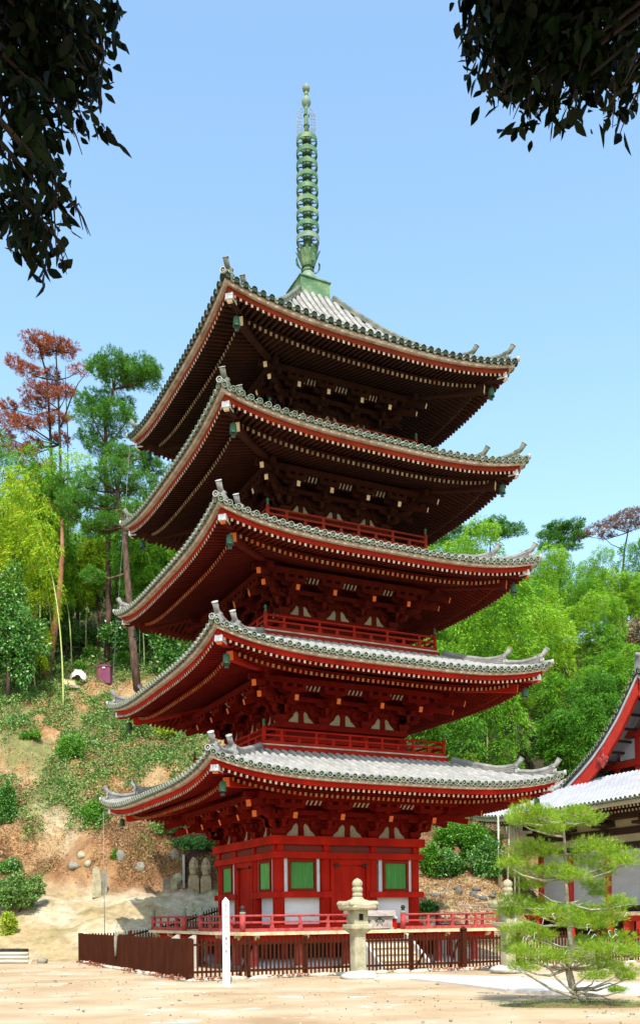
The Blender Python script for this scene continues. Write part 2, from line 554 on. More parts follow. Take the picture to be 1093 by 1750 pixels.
def tile_sheet(cols, De, smax, zf, place, step=.30, pitch=.268, rr=.072):
    """corrugated tile surface. cols: (a, profile height, along side) ; returns V,F arrays"""
    V, F = [], []
    tile_sheet.colidx = []
    nrow = int((smax) / step) + 1
    srows = []
    for j in range(nrow + 1):
        s0, s1 = j * step, min(smax, (j + 1) * step)
        if s1 - s0 < 1e-3:
            break
        srows += [(s0, .022), (s1, 0.0)]
    idx = {}
    for ci, (a, ph, lim) in enumerate(cols):
        prev = None
        for rj, (s, lip) in enumerate(srows):
            sc = min(s, lim)
            x, y, z = place(a, sc)
            idx[ci, rj] = len(V)
            V.append((x, y, z + ph + (lip if ph > -.01 else lip * .6)))
    for ci in range(len(cols) - 1):
        for rj in range(len(srows) - 1):
            if srows[rj][0] >= max(cols[ci][2], cols[ci + 1][2]):
                continue
            if abs(cols[ci][2] - cols[ci + 1][2]) > 1 and srows[rj][0] >= min(cols[ci][2], cols[ci + 1][2]) - .01:
                continue
            F.append((idx[ci, rj], idx[ci + 1, rj], idx[ci + 1, rj + 1], idx[ci, rj + 1]))
            tile_sheet.colidx.append((0, 0, 0, 0, ci))
    return V, F


UPROF = [(-.5, -.016), (-.36, -.012), (-.285, 0.0), (-.25, .045), (-.14, .066), (0, .074), (.14, .066), (.25, .045), (.285, 0.0), (.36, -.012)]


def tile_cols(lo, hi, pitch, limf):
    n = int(round((hi - lo) / pitch))
    p = (hi - lo) / n
    cols = []
    for k in range(n):
        c = lo + (k + .5) * p
        for u, h in UPROF:
            a = c + u * p
            cols.append((a, h, limf(a)))
    cols.append((hi, -.016, limf(hi)))
    return cols, [lo + (k + .5) * p for k in range(n)]


def gatou(mb, c, out, rimmi=0, facemi=1, r=.086):
    """round tile end with raised rim, sunk face and centre boss; out: unit outward direction"""
    out = Vector(out)
    sx = out.cross(Vector((0, 0, 1))).normalized()
    uz = sx.cross(out).normalized()
    rings = [(r, -.05), (r, .022), (r * .80, .022), (r * .76, .0)]
    n = 12
    vs, fs = [], []
    c = Vector(c)
    for rad, o in rings:
        for k in range(n):
            t = 2 * math.pi * k / n
            vs.append(c + out * o + sx * rad * math.cos(t) + uz * rad * math.sin(t))
    for j in range(3):
        for k in range(n):
            fs.append((j * n + k, j * n + (k + 1) % n, (j + 1) * n + (k + 1) % n, (j + 1) * n + k))
    mb.add(vs, fs, rimmi)
    mb.add(vs[3 * n:], [tuple(range(n))], facemi)
    b = [c + out * .014 + sx * r * .16 * math.cos(t) + uz * r * .22 * math.sin(t) for t in (0, 1.05, 2.1, 3.14, 4.19, 5.24)]
    b0 = [c + out * .004 + sx * r * .28 * math.cos(t) + uz * r * .28 * math.sin(t) for t in (0, 1.05, 2.1, 3.14, 4.19, 5.24)]
    mb.add(b0 + b, [tuple(range(6, 12))] + [(k, (k + 1) % 6, (k + 1) % 6 + 6, k + 6) for k in range(6)], rimmi)


def ring_strip(mb, i, prof, mi=0, n=44, riseD=None, riseamt=1.0):
    """closed profile [(d,z)] swept round the four sides following the eave curve (mitred corners)"""
    k = len(prof)
    for q in range(4):
        mb.T = ROT[q]
        vs, fs = [], []
        for j in range(n + 1):
            u = -1 + 2 * j / n
            t = math.copysign(abs(u) ** .8, u)
            for d, z in prof:
                vs.append((t * d, -d, z + .47 * riseamt * abs(t) ** KEXP[i]))
        for j in range(n):
            for e in range(k):
                a, b = j * k + e, j * k + (e + 1) % k
                fs.append((a, b, b + k, a + k))
        mb.add(vs, fs, mi)
    mb.T = Matrix.Identity(4)


def build_roof(i):
    De, ze, dt, zt = deff(i)
    dark = i >= 3
    cols, cent = tile_cols(-De, De, .268, lambda a: De - max(abs(a), dt))
    Vs, Fs = tile_sheet(cols, De, De - dt, None, lambda a, s: (a, -(De - s), roof_z(i, a, De - s)))
    Vs = np.array(Vs)
    Fs = np.array(Fs)
    allV, allF = [], []
    for q in range(4):
        R = np.array(ROT[q].to_3x3())
        allF.append(Fs + sum(len(x) for x in allV))
        allV.append(Vs @ R.T)
    FF = np.concatenate(allF)
    VV = np.concatenate(allV)
    # cells whose columns lie in the valley between two ribs
    phs = np.array([c[1] for c in cols])
    ci = np.array([f_[4] for f_ in tile_sheet.colidx])
    valley = (phs[ci] < .001) & (phs[ci + 1] < .001)
    roof = np_mesh('roof', VV, FF, [M['tile'], M['trough']], pagoda, smooth=False, mi=np.tile(valley.astype(int), 4))
    # tile ends
    te = MB([M['tilerim_dark' if i == 4 else ('tilerim_mid' if i == 3 else 'tilerim')], M['tileface'], M['tile_dark']])
    for q in range(4):
        te.T = ROT[q]
        for c in cent:
            if abs(c) > De - .03: continue
            z = roof_z(i, c, De)
            gatou(te, (c, -De - .01, z + .012), (0, -1, 0))
        for k in range(len(cent) - 1):
            a0, a1 = cent[k] + .075, cent[k + 1] - .075
            za, zb = roof_z(i, cent[k], De) - .03, roof_z(i, cent[k + 1], De) - .03
            vs, fs = [], []
            for j in range(6):
                t = j / 5
                sag = -.045 * math.sin(math.pi * t)
                x = a0 + (a1 - a0) * t
                z = za + (zb - za) * t + sag
                vs += [(x, -De - .022, z + .018), (x, -De - .022, z - .042), (x, -De + .05, z - .042)]
            for j in range(5):
                b = j * 3
                fs += [(b, b + 1, b + 4, b + 3), (b + 1, b + 2, b + 5, b + 4)]
            te.add(vs, fs, 2)
    te.build('eave_tile_edging', roof)
    zt_ = ZT[i]
    h = HS[i]
    # clay underlay closing the gap below the tiles, pale eave board, red fascia
    ul = MB(M['underlay'])
    ring_strip(ul, i, [(h + .25, zt_ - .075), (h + .06, zt_ - .04), (h + .06, zt_ - .085), (h + .235, zt_ - .11)])
    ul.build('underlay', roof)
    bd = MB(M['palewood'])
    ring_strip(bd, i, [(h + .185, zt_ - .215), (h + .21, zt_ - .120), (h - .12, zt_ - .09), (h - .12, zt_ - .212)])
    bd.build('eave_board', roof)
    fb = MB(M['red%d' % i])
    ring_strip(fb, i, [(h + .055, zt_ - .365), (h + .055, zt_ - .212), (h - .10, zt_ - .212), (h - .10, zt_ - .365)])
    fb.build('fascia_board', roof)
    # ridges over the four hips, in two stages with raised ends
    for q in range(4):
        rg = MB([M['tile_dark' if dark else 'tile_ridge'], M['tilecap'], M['tilerim_dark' if dark else 'tilerim'], M['tileface'], M['underlay']])
        rg.T = ROT[q] @ Matrix.Rotation(-math.pi / 4, 4, 'Z')      # local x runs outward over the hip
        s2 = math.sqrt(2)
        def hz(r):
            return roof_z(i, r / s2, r / s2)
        stages = [((dt + .05) * s2, De * s2 - 1.55, .14 if i < 4 else .10, .24), (De * s2 - 1.62, De * s2 - .36, .11, .20)]
        for (r0, r1, hh, ww) in stages:
            n = 18
            secs = []
            for j in range(n + 1):
                t = j / n
                r = r0 + (r1 - r0) * t
                e = max(0.0, (r - (r1 - .75)) / .75)
                top = hz(r) + hh + .17 * e ** 1.8
                secs.append((r, hz(r) - .03, top, e))
            # stacked flat tiles: several thin layers, each a little narrower
            nl = 5
            for li in range(nl):
                wl_ = ww / 2 - li * .012
                vs, fs, fg = [], [], []
                for (r, zb, zt2, e) in secs:
                    z0 = zb + (zt2 - zb) * li / nl
                    z1 = zb + (zt2 - zb) * (li + .72) / nl
                    vs += [(r, -wl_, z0), (r, wl_, z0), (r, wl_, z1), (r, -wl_, z1)]
                    z1b = zb + (zt2 - zb) * (li + 1) / nl
                    vs += [(r, -wl_ + .05, z1), (r, wl_ - .05, z1), (r, wl_ - .05, z1b), (r, -wl_ + .05, z1b)]
                for j in range(n):
                    for off in (0, 4):
                        b = j * 8 + off
                        for e_ in range(4):
                            a_, c_ = b + e_, b + (e_ + 1) % 4
                            (fs if off == 0 else fg).append((a_, c_, c_ + 8, a_ + 8))
                for b in (0, n * 8):
                    fs.append((b, b + 1, b + 2, b + 3))
                    fs.append((b + 4, b + 5, b + 6, b + 7))
                rg.add(vs, fs, 0)
                rg.add(vs, fg, 4)
            rg.tube([(r, 0, zt2 + .03) for (r, zb, zt2, e) in secs], .078, 8, 0)
            # end plaque, scroll and raised round tile
            r, zb, zt2, e = secs[-1]
            rg.prism([(-ww / 2 - .05, zb), (ww / 2 + .05, zb), (ww / 2 + .09, zb + .12), (ww / 2 + .03, zb + .22), (ww / 2 + .06, zt2 - .02), (0, zt2 + .08), (-ww / 2 - .06, zt2 - .02), (-ww / 2 - .03, zb + .22), (-ww / 2 - .09, zb + .12)], 'x', r - .01, r + .07, 0)
            for sy in (-1, 1):
                gatou(rg, (r + .05, sy * (ww / 2 + .01), zb + .10), (1, 0, 0), 2, 3, .055)
            gatou(rg, (r + .09, 0, zb + .19), (1, 0, 0), 1, 3, .07)
            L = .30
            p0 = Vector((r - .12, 0, zt2 + .0)); p1 = p0 + Vector((.20, 0, .07)); p2 = p1 + Vector((.12, 0, L * .60))
            rg.tube([p0, p1, p2], [.075, .078, .088], 12, 0)
            dd = (p2 - p1).normalized()
            rg.tube([p2 - dd * .001, p2 + dd * .014], [.098, .098], 14, 1)
        # corner tile jutting out past both rows
        rc = De * s2
        zc = hz(rc) + .02
        rg.tube([(rc - .45, 0, zc + .02), (rc + .03, 0, zc + .05)], .07, 10, 0)
        gatou(rg, (rc + .03, 0, zc + .05), (1, 0, 0), 1, 3, .085)
        rg.build('ridge', roof)
    return roof


def rafter_z(i, kind, d):
    zt_, h = ZT[i], HS[i]
    if kind == 'fly':
        return zt_ - .425 + .20 * (h + .06 - d)
    return zt_ - .535 + .30 * (h - .60 - d)


def build_eaves(i):
    h, zt_ = HS[i], ZT[i]
    wall = WO[i]
    # soffit boards
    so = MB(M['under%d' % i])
    for q in range(4):
        so.T = ROT[q]
        for (d0, d1, f) in ((h + .02, h - .72, lambda d: rafter_z(i, 'fly', d) + .055), (h - .60, wall - .2, lambda d: rafter_z(i, 'base', d) + .062)):
            vs, fs = [], []
            n, mrow = 30, 6
            for j in range(n + 1):
                t = -1 + 2 * j / n
                for k in range(mrow + 1):
                    d = d0 + (d1 - d0) * k / mrow
                    w = max(0, (d - wall) / (h - wall)) ** .8
                    vs.append((t * d, -d, f(d) + .47 * abs(t) ** KEXP[i] * w))
            for j in range(n):
                for k in range(mrow):
                    a = j * (mrow + 1) + k
                    fs.append((a, a + 1, a + mrow + 2, a + mrow + 1))
            so.add(vs, fs)
    soffit = so.build('soffit', pagoda)
    aged = i >= 3
    sp = .174
    for kind in ('fly', 'base'):
        D0 = h + .06 if kind == 'fly' else h - .60
        Din = h - .74 if kind == 'fly' else wall - .1
        wdt, hgt = (.066, .080) if kind == 'fly' else (.076, .100)
        n = int((D0 - .10) / sp)
        capm = M['capwhite' if kind == 'fly' else 'capochre'] if not aged else M['capwhite' if kind == 'fly' else 'capaged']
        rm = MB([M['under%d' % i], capm])
        for q in range(4):
            rm.T = ROT[q]
            for k in range(-n, n + 1):
                a = k * sp
                din = max(Din, abs(a) + .03)
                if D0 - din < .06: continue
                def P(d):
                    t = min(1, abs(a) / D0)
                    w = max(0, (d - wall) / (h - wall)) ** .8
                    return Vector((a, -d, rafter_z(i, kind, d) + .47 * t ** KEXP[i] * (w if d < D0 - .01 else w)))
                m_ = (D0 + din) / 2
                rm.beam(P(m_ - .01), P(D0), wdt, hgt)
                rm.beam(P(din), P(m_), wdt, hgt)
                p = P(D0)
                dr = (P(D0) - P(m_)).normalized()
                rm.beam(p + dr * .001, p + dr * .007, wdt * .98, hgt * .98, 1)
        rm.build('flying_rafter_ribs' if kind == 'fly' else 'base_rafter_ribs', soffit)
    # board the flying rafters rise from
    kb = MB(M['under%d' % i])
    z0 = rafter_z(i, 'base', h - .60) + .06
    ring_strip(kb, i, [(h - .63, z0 - .01), (h - .63, z0 + .085), (h - .78, z0 + .085), (h - .78, z0 - .01)], riseamt=.86)
    kb.build('eave_batten', soffit)
    # hip rafters, two tiers, with capped ends
    for q in range(4):
        hr = MB([M['red%d' % i] if i < 2 else M['under%d' % i], M['capmetal'], M['nose' if not aged else 'noseaged']])
        hr.T = ROT[q] @ Matrix.Rotation(-math.pi / 4, 4, 'Z')
        s2 = math.sqrt(2)
        r1 = h * s2
        def hzf(r, kind):
            d = r / s2
            w = max(0, (d - wall) / (h - wall)) ** .8
            return rafter_z(i, kind, d) + .47 * w
        zt2 = zt_ + .0
        hr.beam((r1 - 1.0, 0, hzf(r1 - 1.0, 'fly') - .06), (r1 - .05, 0, zt2 - .045), .19, .19, 0)
        hr.beam((r1 - .30, 0, zt2 - .02), (r1 + .03, 0, zt2 + .012), .225, .17, 1)
        hr.beam((r1 - .10, 0, zt2 - .115), (r1 - .02, 0, zt2 - .105), .15, .06, 2)
        rb = (h - .60) * s2 + .12
        hr.beam((wall * s2, 0, hzf(wall * s2, 'base') - .16), (rb, 0, hzf(rb, 'base') - .14), .21, .26, 0, 2, 1)
        hr.build('hip_rafter', soffit)
    return soffit


def arm_profile(L, h):
    a = L / 2
    return [(-a, h), (-a, h * .5), (-a + .03, h * .28), (-a + .09, h * .1), (-a + .17, 0), (a - .17, 0), (a - .09, h * .1), (a - .03, h * .28), (a, h * .5), (a, h)]


def masu(mb, x, y, z, s=.17, h=.13, mi=0):
    """bearing block with tapered foot"""
    b = s * .32
    t = s * .5
    mb.add([(x - b, y - b, z), (x + b, y - b, z), (x + b, y + b, z), (x - b, y + b, z),
            (x - t, y - t, z + h * .42), (x + t, y - t, z + h * .42), (x + t, y + t, z + h * .42), (x - t, y + t, z + h * .42),
            (x - t, y - t, z + h), (x + t, y - t, z + h), (x + t, y + t, z + h), (x - t, y + t, z + h)],
           [(3, 2, 1, 0), (0, 1, 5, 4), (1, 2, 6, 5), (2, 3, 7, 6), (3, 0, 4, 7), (4, 5, 9, 8), (5, 6, 10, 9), (6, 7, 11, 10), (7, 4, 8, 11), (8, 9, 10, 11)], mi)


def bracket_mesh(i, corner=False):
    """three-stepped bracket set; local x along the wall, -y outward, z from the wall beam top"""
    sc = [1.0, .93, .87, .82, .77][i]
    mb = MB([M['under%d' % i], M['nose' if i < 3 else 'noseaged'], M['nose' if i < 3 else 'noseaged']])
    up = NZ[i] - BT[i]                      # nose height over the beam
    st = .40 * sc                           # step
    ah = .15 * sc
    def arm_x(y, z, L):
        mb.prism(arm_profile(L, ah), 'y', y - .055, y + .055)
        mb.v[-20:] = [v + Vector((0, 0, z)) for v in mb.v[-20:]] if mb.T == Matrix.Identity(4) else mb.v[-20:]
    def put_arm_x(T, y, z, L):
        mb.T = T @ Matrix.Translation((0, 0, z))
        mb.prism(arm_profile(L, ah), 'y', y - .055, y + .055)
        mb.T = T
    def put_arm_y(T, z, L0, L1):
        """arm running outward from y=L0 to y=-L1"""
        pr = [(L0, z + ah), (L0, z), (-L1 + .17, z), (-L1 + .09, z + ah * .1), (-L1 + .03, z + ah * .28), (-L1, z + ah * .5), (-L1, z + ah)]
        mb.T = T
        mb.prism(pr, 'x', -.055, .055)
    def one(T, diag=1.0, cross=True, nose=True):
        mb.T = T
        z = .24 * sc
        lv = .29 * sc
        if cross:
            put_arm_x(T, 0, z, .98 * sc)
            for x in (-.42 * sc, 0, .42 * sc): masu(mb, x, 0, z + ah, .17 * sc, .13 * sc)
            put_arm_x(T, 0, z + lv, 1.25 * sc)
            for x in (-.54 * sc, 0, .54 * sc): masu(mb, x, 0, z + lv + ah, .17 * sc, .13 * sc)
        put_arm_y(T, z, .2, st * diag + .06)
        masu(mb, 0, -st * diag, z + ah, .17 * sc, .13 * sc)
        put_arm_y(T, z + lv, .2, 2 * st * diag + .06)
        masu(mb, 0, -2 * st * diag, z + lv + ah, .17 * sc, .13 * sc)
        if cross:
            put_arm_x(T, -st, z + lv, .86 * sc)
            for x in (-.36 * sc, .36 * sc): masu(mb, x, -st, z + lv + ah, .16 * sc, .13 * sc)
            put_arm_x(T, -2 * st, z + 2 * lv, .86 * sc)
            for x in (-.36 * sc, 0, .36 * sc): masu(mb, x, -2 * st, z + 2 * lv + ah, .16 * sc, .13 * sc)
        put_arm_y(T, z + 2 * lv, .1, 2 * st * diag + .2)
        if nose:
            # tail rafter slanting down to the pale nose
            yo = -1.35 * sc * diag
            mb.T = T
            dn = Vector((0, -1, -.30 / diag)).normalized()
            pe = Vector((0, yo, up))
            mb.beam(pe - dn * (1.35 * sc * diag), pe, .13 * sc + .01, .19 * sc, 0, 1, 1)
            masu(mb, 0, yo + .20 * sc, up + .11 * sc, .17 * sc, .13 * sc)
            if cross:
                T2 = T @ Matrix.Translation((0, yo + .20 * sc, 0))
                put_arm_x(T2, 0, up + .24 * sc, .86 * sc)
                mb.T = T2
                for x in (-.36 * sc, 0, .36 * sc): masu(mb, x, 0, up + .24 * sc + ah, .16 * sc, .12 * sc)
                mb.T = T
    # great block
    mb.T = Matrix.Identity(4)
    masu(mb, 0, 0, 0.0, .40 * sc, .24 * sc)
    one(Matrix.Identity(4))
    if corner:
        one(Matrix.Rotation(-math.pi / 2, 4, 'Z'))
        T = Matrix.Rotation(-math.pi / 4, 4, 'Z')
        one(T, 1.414, cross=False)
        mb.T = T
        # second, higher diagonal beam
        pe = Vector((0, -1.95 * sc * 1.2, up + .27 * sc))
        mb.beam(Vector((0, -.3, up + .27 * sc + .5)), pe, .15 * sc, .20 * sc, 0, 1, 1)
    mb.T = Matrix.Identity(4)
    return mb


def build_storey(i):
    zb = [1.17, 6.95, 10.53, 13.95, 17.25][i]
    bt = BT[i]
    wo, wi = WO[i], WI[i]
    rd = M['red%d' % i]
    cr = [.19, .165, .15, .14, .13][i]
    # plaster walls and the wall above the beam
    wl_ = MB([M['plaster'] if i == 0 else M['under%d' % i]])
    hw = wo - .02
    wl_.box(-hw, hw, -hw, hw, zb - .1, bt - .05)
    wall = wl_.build('wall', pagoda)
    up = MB([M['oldplaster'], M['under%d' % i]])
    ht = [.47, .44, .41, .38, .36][i]
    up.box(-hw + .02, hw - .02, -hw + .02, hw - .02, bt + .001, bt + ht)
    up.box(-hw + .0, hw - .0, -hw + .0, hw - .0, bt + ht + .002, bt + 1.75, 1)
    for q in range(4):
        up.T = ROT[q]
        for (x0, x1) in ((-wo, -wi), (-wi, wi), (wi, wo)):
            c = (x0 + x1) / 2
            if i >= 0:
                # strut with curved shoulders between two bracket sets
                k = [1, .93, .87, .82, .77][i]
                pr = [(c - .10 * k, bt), (c + .10 * k, bt), (c + .085 * k, bt + ht * .75), (c + .17 * k, bt + ht * .98), (c - .17 * k, bt + ht * .98), (c - .085 * k, bt + ht * .75)]
                up.prism(pr, 'y', -hw - .03, -hw + .05, 1)
                # bell-shaped skirts of the neighbouring brackets leave arched plaster showing
                for s_, xe in ((-1, x0), (1, x1)):
                    w_ = abs(c - xe)
                    p2 = [(xe, bt + .0), (xe - s_ * w_ * .34, bt + .0), (xe - s_ * w_ * .42, bt + ht * .22), (xe - s_ * w_ * .60, bt + ht * .48), (xe - s_ * w_ * .66, bt + ht * .72), (xe - s_ * w_ * .78, bt + ht * .9), (xe - s_ * w_ * .86, bt + ht), (xe, bt + ht)]
                    if s_ > 0: p2 = p2[::-1]
                    up.prism(p2, 'y', -hw - .015, -hw + .05, 1)
        up.box(-wo - .1, wo + .1, -hw - .05, -hw + .02, bt + ht + .003, bt + ht + .15, 1)
    up.T = Matrix.Identity(4)
    up.build('upper_wall', pagoda)
    # columns
    cpos = [(sx * a, sy * b) for (a, b) in ((wo, wo), (wi, wo), (wo, wi)) for sx in (-1, 1) for sy in (-1, 1)]
    cm = None
    for (x, y) in cpos:
        if cm is None:
            mb = MB(rd)
            mb.lathe([(cr, zb - .1), (cr, bt - .27)], n=20)
            cm = mb.build('column', pagoda)
            cm.location = (x, y, 0)
        else:
            c = cm.copy(); COL.objects.link(c); c.location = (x, y, 0)
    # beams
    def band(z0, z1, off, m, name, ext=0.0):
        mb = MB(m)
        for q in range(4):
            mb.T = ROT[q]
            o = wo + off
            e = o + (ext if q % 2 == 0 else 0)
            if q % 2 == 0: mb.box(-o - ext, o + ext, -o, -o + .12, z0, z1)
            else: mb.box(-o + .122, o - .122, -o, -o + .12, z0 + .002, z1 - .002)
        return mb.build(name, pagoda)
    if i == 0:
        band(3.90, 4.17, .30, M['red0'], 'top_beam')
        band(3.66, 3.90, .12, M['redfrieze'], 'frieze_panel')
        band(3.46, 3.665, .245, M['red0'], 'head_beam')
        band(1.16, 1.36, .235, M['red0'], 'base_beam')
        # sill beams stop at the door
        for q in range(4):
            mb = MB(M['red0'])
            mb.T = ROT[q]
            o = wo + .23
            e = o + .04 if q % 2 == 0 else o - .002
            mb.box(-e, -wi + .19, -o, -o + .14, 2.205, 2.40)
            mb.box(wi - .19, e, -o, -o + .14, 2.205, 2.40)
            mb.T = ROT[q]
            for x in (-wo, -wi, wi, wo):
                mb.box(x - .1, x + .1, -wo - .19, -wo - .09, 3.70, 3.895)
            mb.build('sill_beam', pagoda)
            # window bays
            for s_ in (-1, 1):
                c = s_ * (wo + wi) / 2 + s_ * .04
                fr = MB([M['frame'], M['plaster']])
                fr.T = ROT[q]
                yo = -wo - .16
                x0, x1, z0, z1 = c - .41, c + .41, 2.50, 3.345
                fr.box(x0 - .09, x0, yo, -wo + .05, 2.402, 3.458)
                fr.box(x1, x1 + .09, yo, -wo + .05, 2.402, 3.458)
                fr.box(x0, x1, yo + .002, -wo + .05, 2.402, z0)
                fr.box(x0, x1, yo + .002, -wo + .05, z1, 3.458)
                fr.box(x0 - .22, x0 - .092, -wo - .11, -wo + .05, 2.402, 3.458, 1)
                fr.box(x1 + .092, x1 + .22, -wo - .11, -wo + .05, 2.402, 3.458, 1)
                w = fr.build('window', pagoda)
                sl = MB(M['green'])
                sl.T = ROT[q]
                nn = 19
                for k in range(nn):
                    xx = x0 + (k + .5) * (x1 - x0) / nn
                    sl.prism([(xx - .016, -wo - .085), (xx, -wo - .125), (xx + .016, -wo - .085), (xx, -wo - .06)], 'z', z0 - .01, z1 + .01)
                sl.box(x0, x1, -wo - .07, -wo - .05, z0 - .01, z1 + .01)
                sl.build('slats', w)
            # doors
            dr = MB(M['red0'])
            dr.T = ROT[q]
            yo = -wo - .14
            dr.box(-wi + .15, -.60, yo - .03, -wo + .05, 1.362, 3.458)
            dr.box(.60, wi - .15, yo - .03, -wo + .05, 1.362, 3.458)
            dr.box(-.60, .60, yo - .028, -wo + .05, 3.27, 3.458)
            dr.box(-.60, .60, yo - .06, -wo + .05, 1.362, 1.46)
            frame = dr.build('door', pagoda)
            for s_ in (-1, 1):
                lf = MB([M['red0'], M['black']])
                lf.T = ROT[q]
                a, b = (-.597, -.004) if s_ < 0 else (.004, .597)
                lf.box(a, b, -wo - .09, -wo - .03, 1.462, 3.25)
                for k in range(1, 4):
                    xx = a + (b - a) * k / 4
                    lf.box(xx - .006, xx + .006, -wo - .093, -wo - .088, 1.50, 3.22)
                lf.build('door_leaf', frame)
                hg = MB(M['black'])
                hg.T = ROT[q]
                hg.blob((s_ * .53, yo - .07, 3.26), (.085, .05, .055), 3, .12)
                hg.box(s_ * .53 - .10, s_ * .53 + .10, yo - .055, yo - .03, 3.255, 3.29)
                hg.build('hinge', frame)
    else:
        band(bt - .19, bt, .15, M['under%d' % max(0, i - 1)], 'top_beam')
        band(bt - .62, bt - .46, .16, M['red%d' % i], 'head_beam')
        for q in range(4):
            for s_ in (-1, 1):
                c = s_ * (wo + wi) / 2
                w_ = (wo - wi) / 2 - cr - .05
                fr = MB(rd)
                fr.T = ROT[q]
                fr.box(c - w_ - .05, c + w_ + .05, -wo - .08, -wo + .03, zb + .06, zb + .12)
                fr.box(c - w_ - .05, c - w_, -wo - .08, -wo + .03, zb + .12, bt - .62)
                fr.box(c + w_, c + w_ + .05, -wo - .08, -wo + .03, zb + .12, bt - .62)
                w = fr.build('window', pagoda)
                sl = MB(M['green'])
                sl.T = ROT[q]
                nn = 12
                for k in range(nn):
                    xx = c - w_ + (k + .5) * 2 * w_ / nn
                    sl.box(xx - .018, xx + .018, -wo - .06, -wo - .025, zb + .12, bt - .62)
                sl.build('slats', w)
    # bracket sets
    bm = bracket_mesh(i).build('bracket_set', pagoda)
    first = True
    for q in range(4):
        for x in (-wi, wi):
            o = bm if first else bm.copy()
            if not first: COL.objects.link(o)
            first = False
            o.matrix_local = ROT[q] @ Matrix.Translation((x, -wo, bt))
    bc = bracket_mesh(i, True).build('bracket_set', pagoda)
    for q in range(4):
        o = bc if q == 0 else bc.copy()
        if q: COL.objects.link(o)
        # corner at (-wo,-wo): outward along -x and -y
        o.matrix_local = ROT[q] @ Matrix.Translation((-wo, -wo, bt))
    # purlin carried by the brackets, small coved ceiling with pale ribs
    sc = [1.0, .93, .87, .82, .77][i]
    dp = wo + 1.15 * sc
    zp = NZ[i] + .50 * sc
    pb = MB([M['under%d' % i], M['oldplaster']])
    for q in range(4):
        pb.T = ROT[q]
        e = dp + .45 if q % 2 == 0 else dp + .40
        pb.box(-e, e, -dp - .08, -dp + .08, zp - .003 * (q % 2), zp + .17)
        d2 = wo + .8 * sc
        pb.box(-d2 - .3, d2 + .3, -d2 - .06, -d2 + .06, zp - .12 - .003 * (q % 2), zp + .02)
        pb.box(-wo - .2, wo + .2, -wo - .42 * sc - .05, -wo - .42 * sc + .05, zp - .38, zp - .24)
        # coved ribs between the sets
        for c in (-(wo + wi) / 2, 0, (wo + wi) / 2):
            for k in (-1.5, -.5, .5, 1.5):
                xx = c + k * .155 * sc
                pb.beam((xx, -wo - .86 * sc, zp - .10), (xx, -dp + .09, zp + .05), .055 * sc, .04, 1)
    pb.T = Matrix.Identity(4)
    pb.build('purlin', pagoda)
    return


def railing(q, hd, z0, ztop, i, gap=None, mname='red0', fin=True, sunlit_paint=False):
    """railing of one side: low rail, middle rail, round top rail, struts; gap = half width of the stair opening"""
    m = M['redpink'] if sunlit_paint else M[mname]
    r = MB([m])
    r.T = ROT[q]
    spans = [(-hd, hd)] if gap is None else [(-hd, -gap), (gap, hd)]
    H = ztop - z0
    ins = 0.0 if q % 2 == 0 else .07
    for (a, b) in spans:
        a_ = a + (ins if a == -hd else 0)
        b_ = b - (ins if b == hd else 0)
        r.box(a_, b_, -hd - .055, -hd + .055, z0 + .002, z0 + H * .20)
        r.box(a_, b_, -hd - .04, -hd + .04, z0 + H * .50, z0 + H * .62)
        r.tube([(a_, -hd, ztop - .03), (b_, -hd, ztop - .03)], .034, 8)
        n = max(2, int(round((b - a) / (.62 if i else .86))))
        for k in range(n + 1):
            x = a + (b - a) * k / n
            if k in (0, n): continue
            r.prism([(x - .065, z0 + H * .2), (x + .065, z0 + H * .2), (x + .04, z0 + H * .5), (x - .04, z0 + H * .5)], 'y', -hd - .035, -hd + .035)
            if k % 2 == 1 or i == 0:
                r.prism([(x - .05, z0 + H * .62), (x + .05, z0 + H * .62), (x + .025, z0 + H * .74), (x + .05, z0 + H * .9), (x - .05, z0 + H * .9), (x - .025, z0 + H * .74)], 'y', -hd - .033, -hd + .033)
    return r.build('railing', pagoda)


def giboshi(mb, x, y, z, s=1.0, mi=0):
    pr = [(.055, 0), (.06, .02), (.06, .06), (.045, .075), (.055, .09), (.058, .12), (.04, .135), (.035, .15), (.06, .175), (.066, .21), (.055, .25), (.03, .275), (.008, .30), (.001, .31)]
    mb.lathe([(r * s, h * s) for r, h in pr], (x, y, z), 12, mi)


def build_balcony(i):
    hd = RAILH[i]
    z0 = RTOP[i]
    fb = MB(M['red%d' % i])
    for q in range(4):
        fb.T = ROT[q]
        o = hd + .02
        e = o + .12 if q % 2 == 0 else o - .122
        fb.box(-e, e, -o, -o + .12, z0, z0 + .16 - .002 * (q % 2))
    fb.T = Matrix.Identity(4)
    fb.box(-hd + .15, hd - .15, -hd + .15, hd - .15, z0 - .5, z0 + .1)
    fb.build('balcony_beam', pagoda)
    dk = MB(M['palewood'])
    dk.box(-hd - .06, hd + .06, -hd - .06, hd + .06, z0 + .163, z0 + .205)
    dk.build('balcony_floor', pagoda)
    for q in range(4):
        railing(q, hd - .03, z0 + .205, z0 + .70, i, mname='red%d' % i)
    for sx in (-1, 1):
        for sy in (-1, 1):
            p = MB([M['red%d' % i], M['bronze_dark']])
            x, y = sx * (hd - .03), sy * (hd - .03)
            p.lathe([(.062, z0 + .206), (.062, z0 + .76)], (x, y, 0), 12, 0)
            giboshi(p, x, y, z0 + .76, .75, 1)
            p.build('railing_post', pagoda)


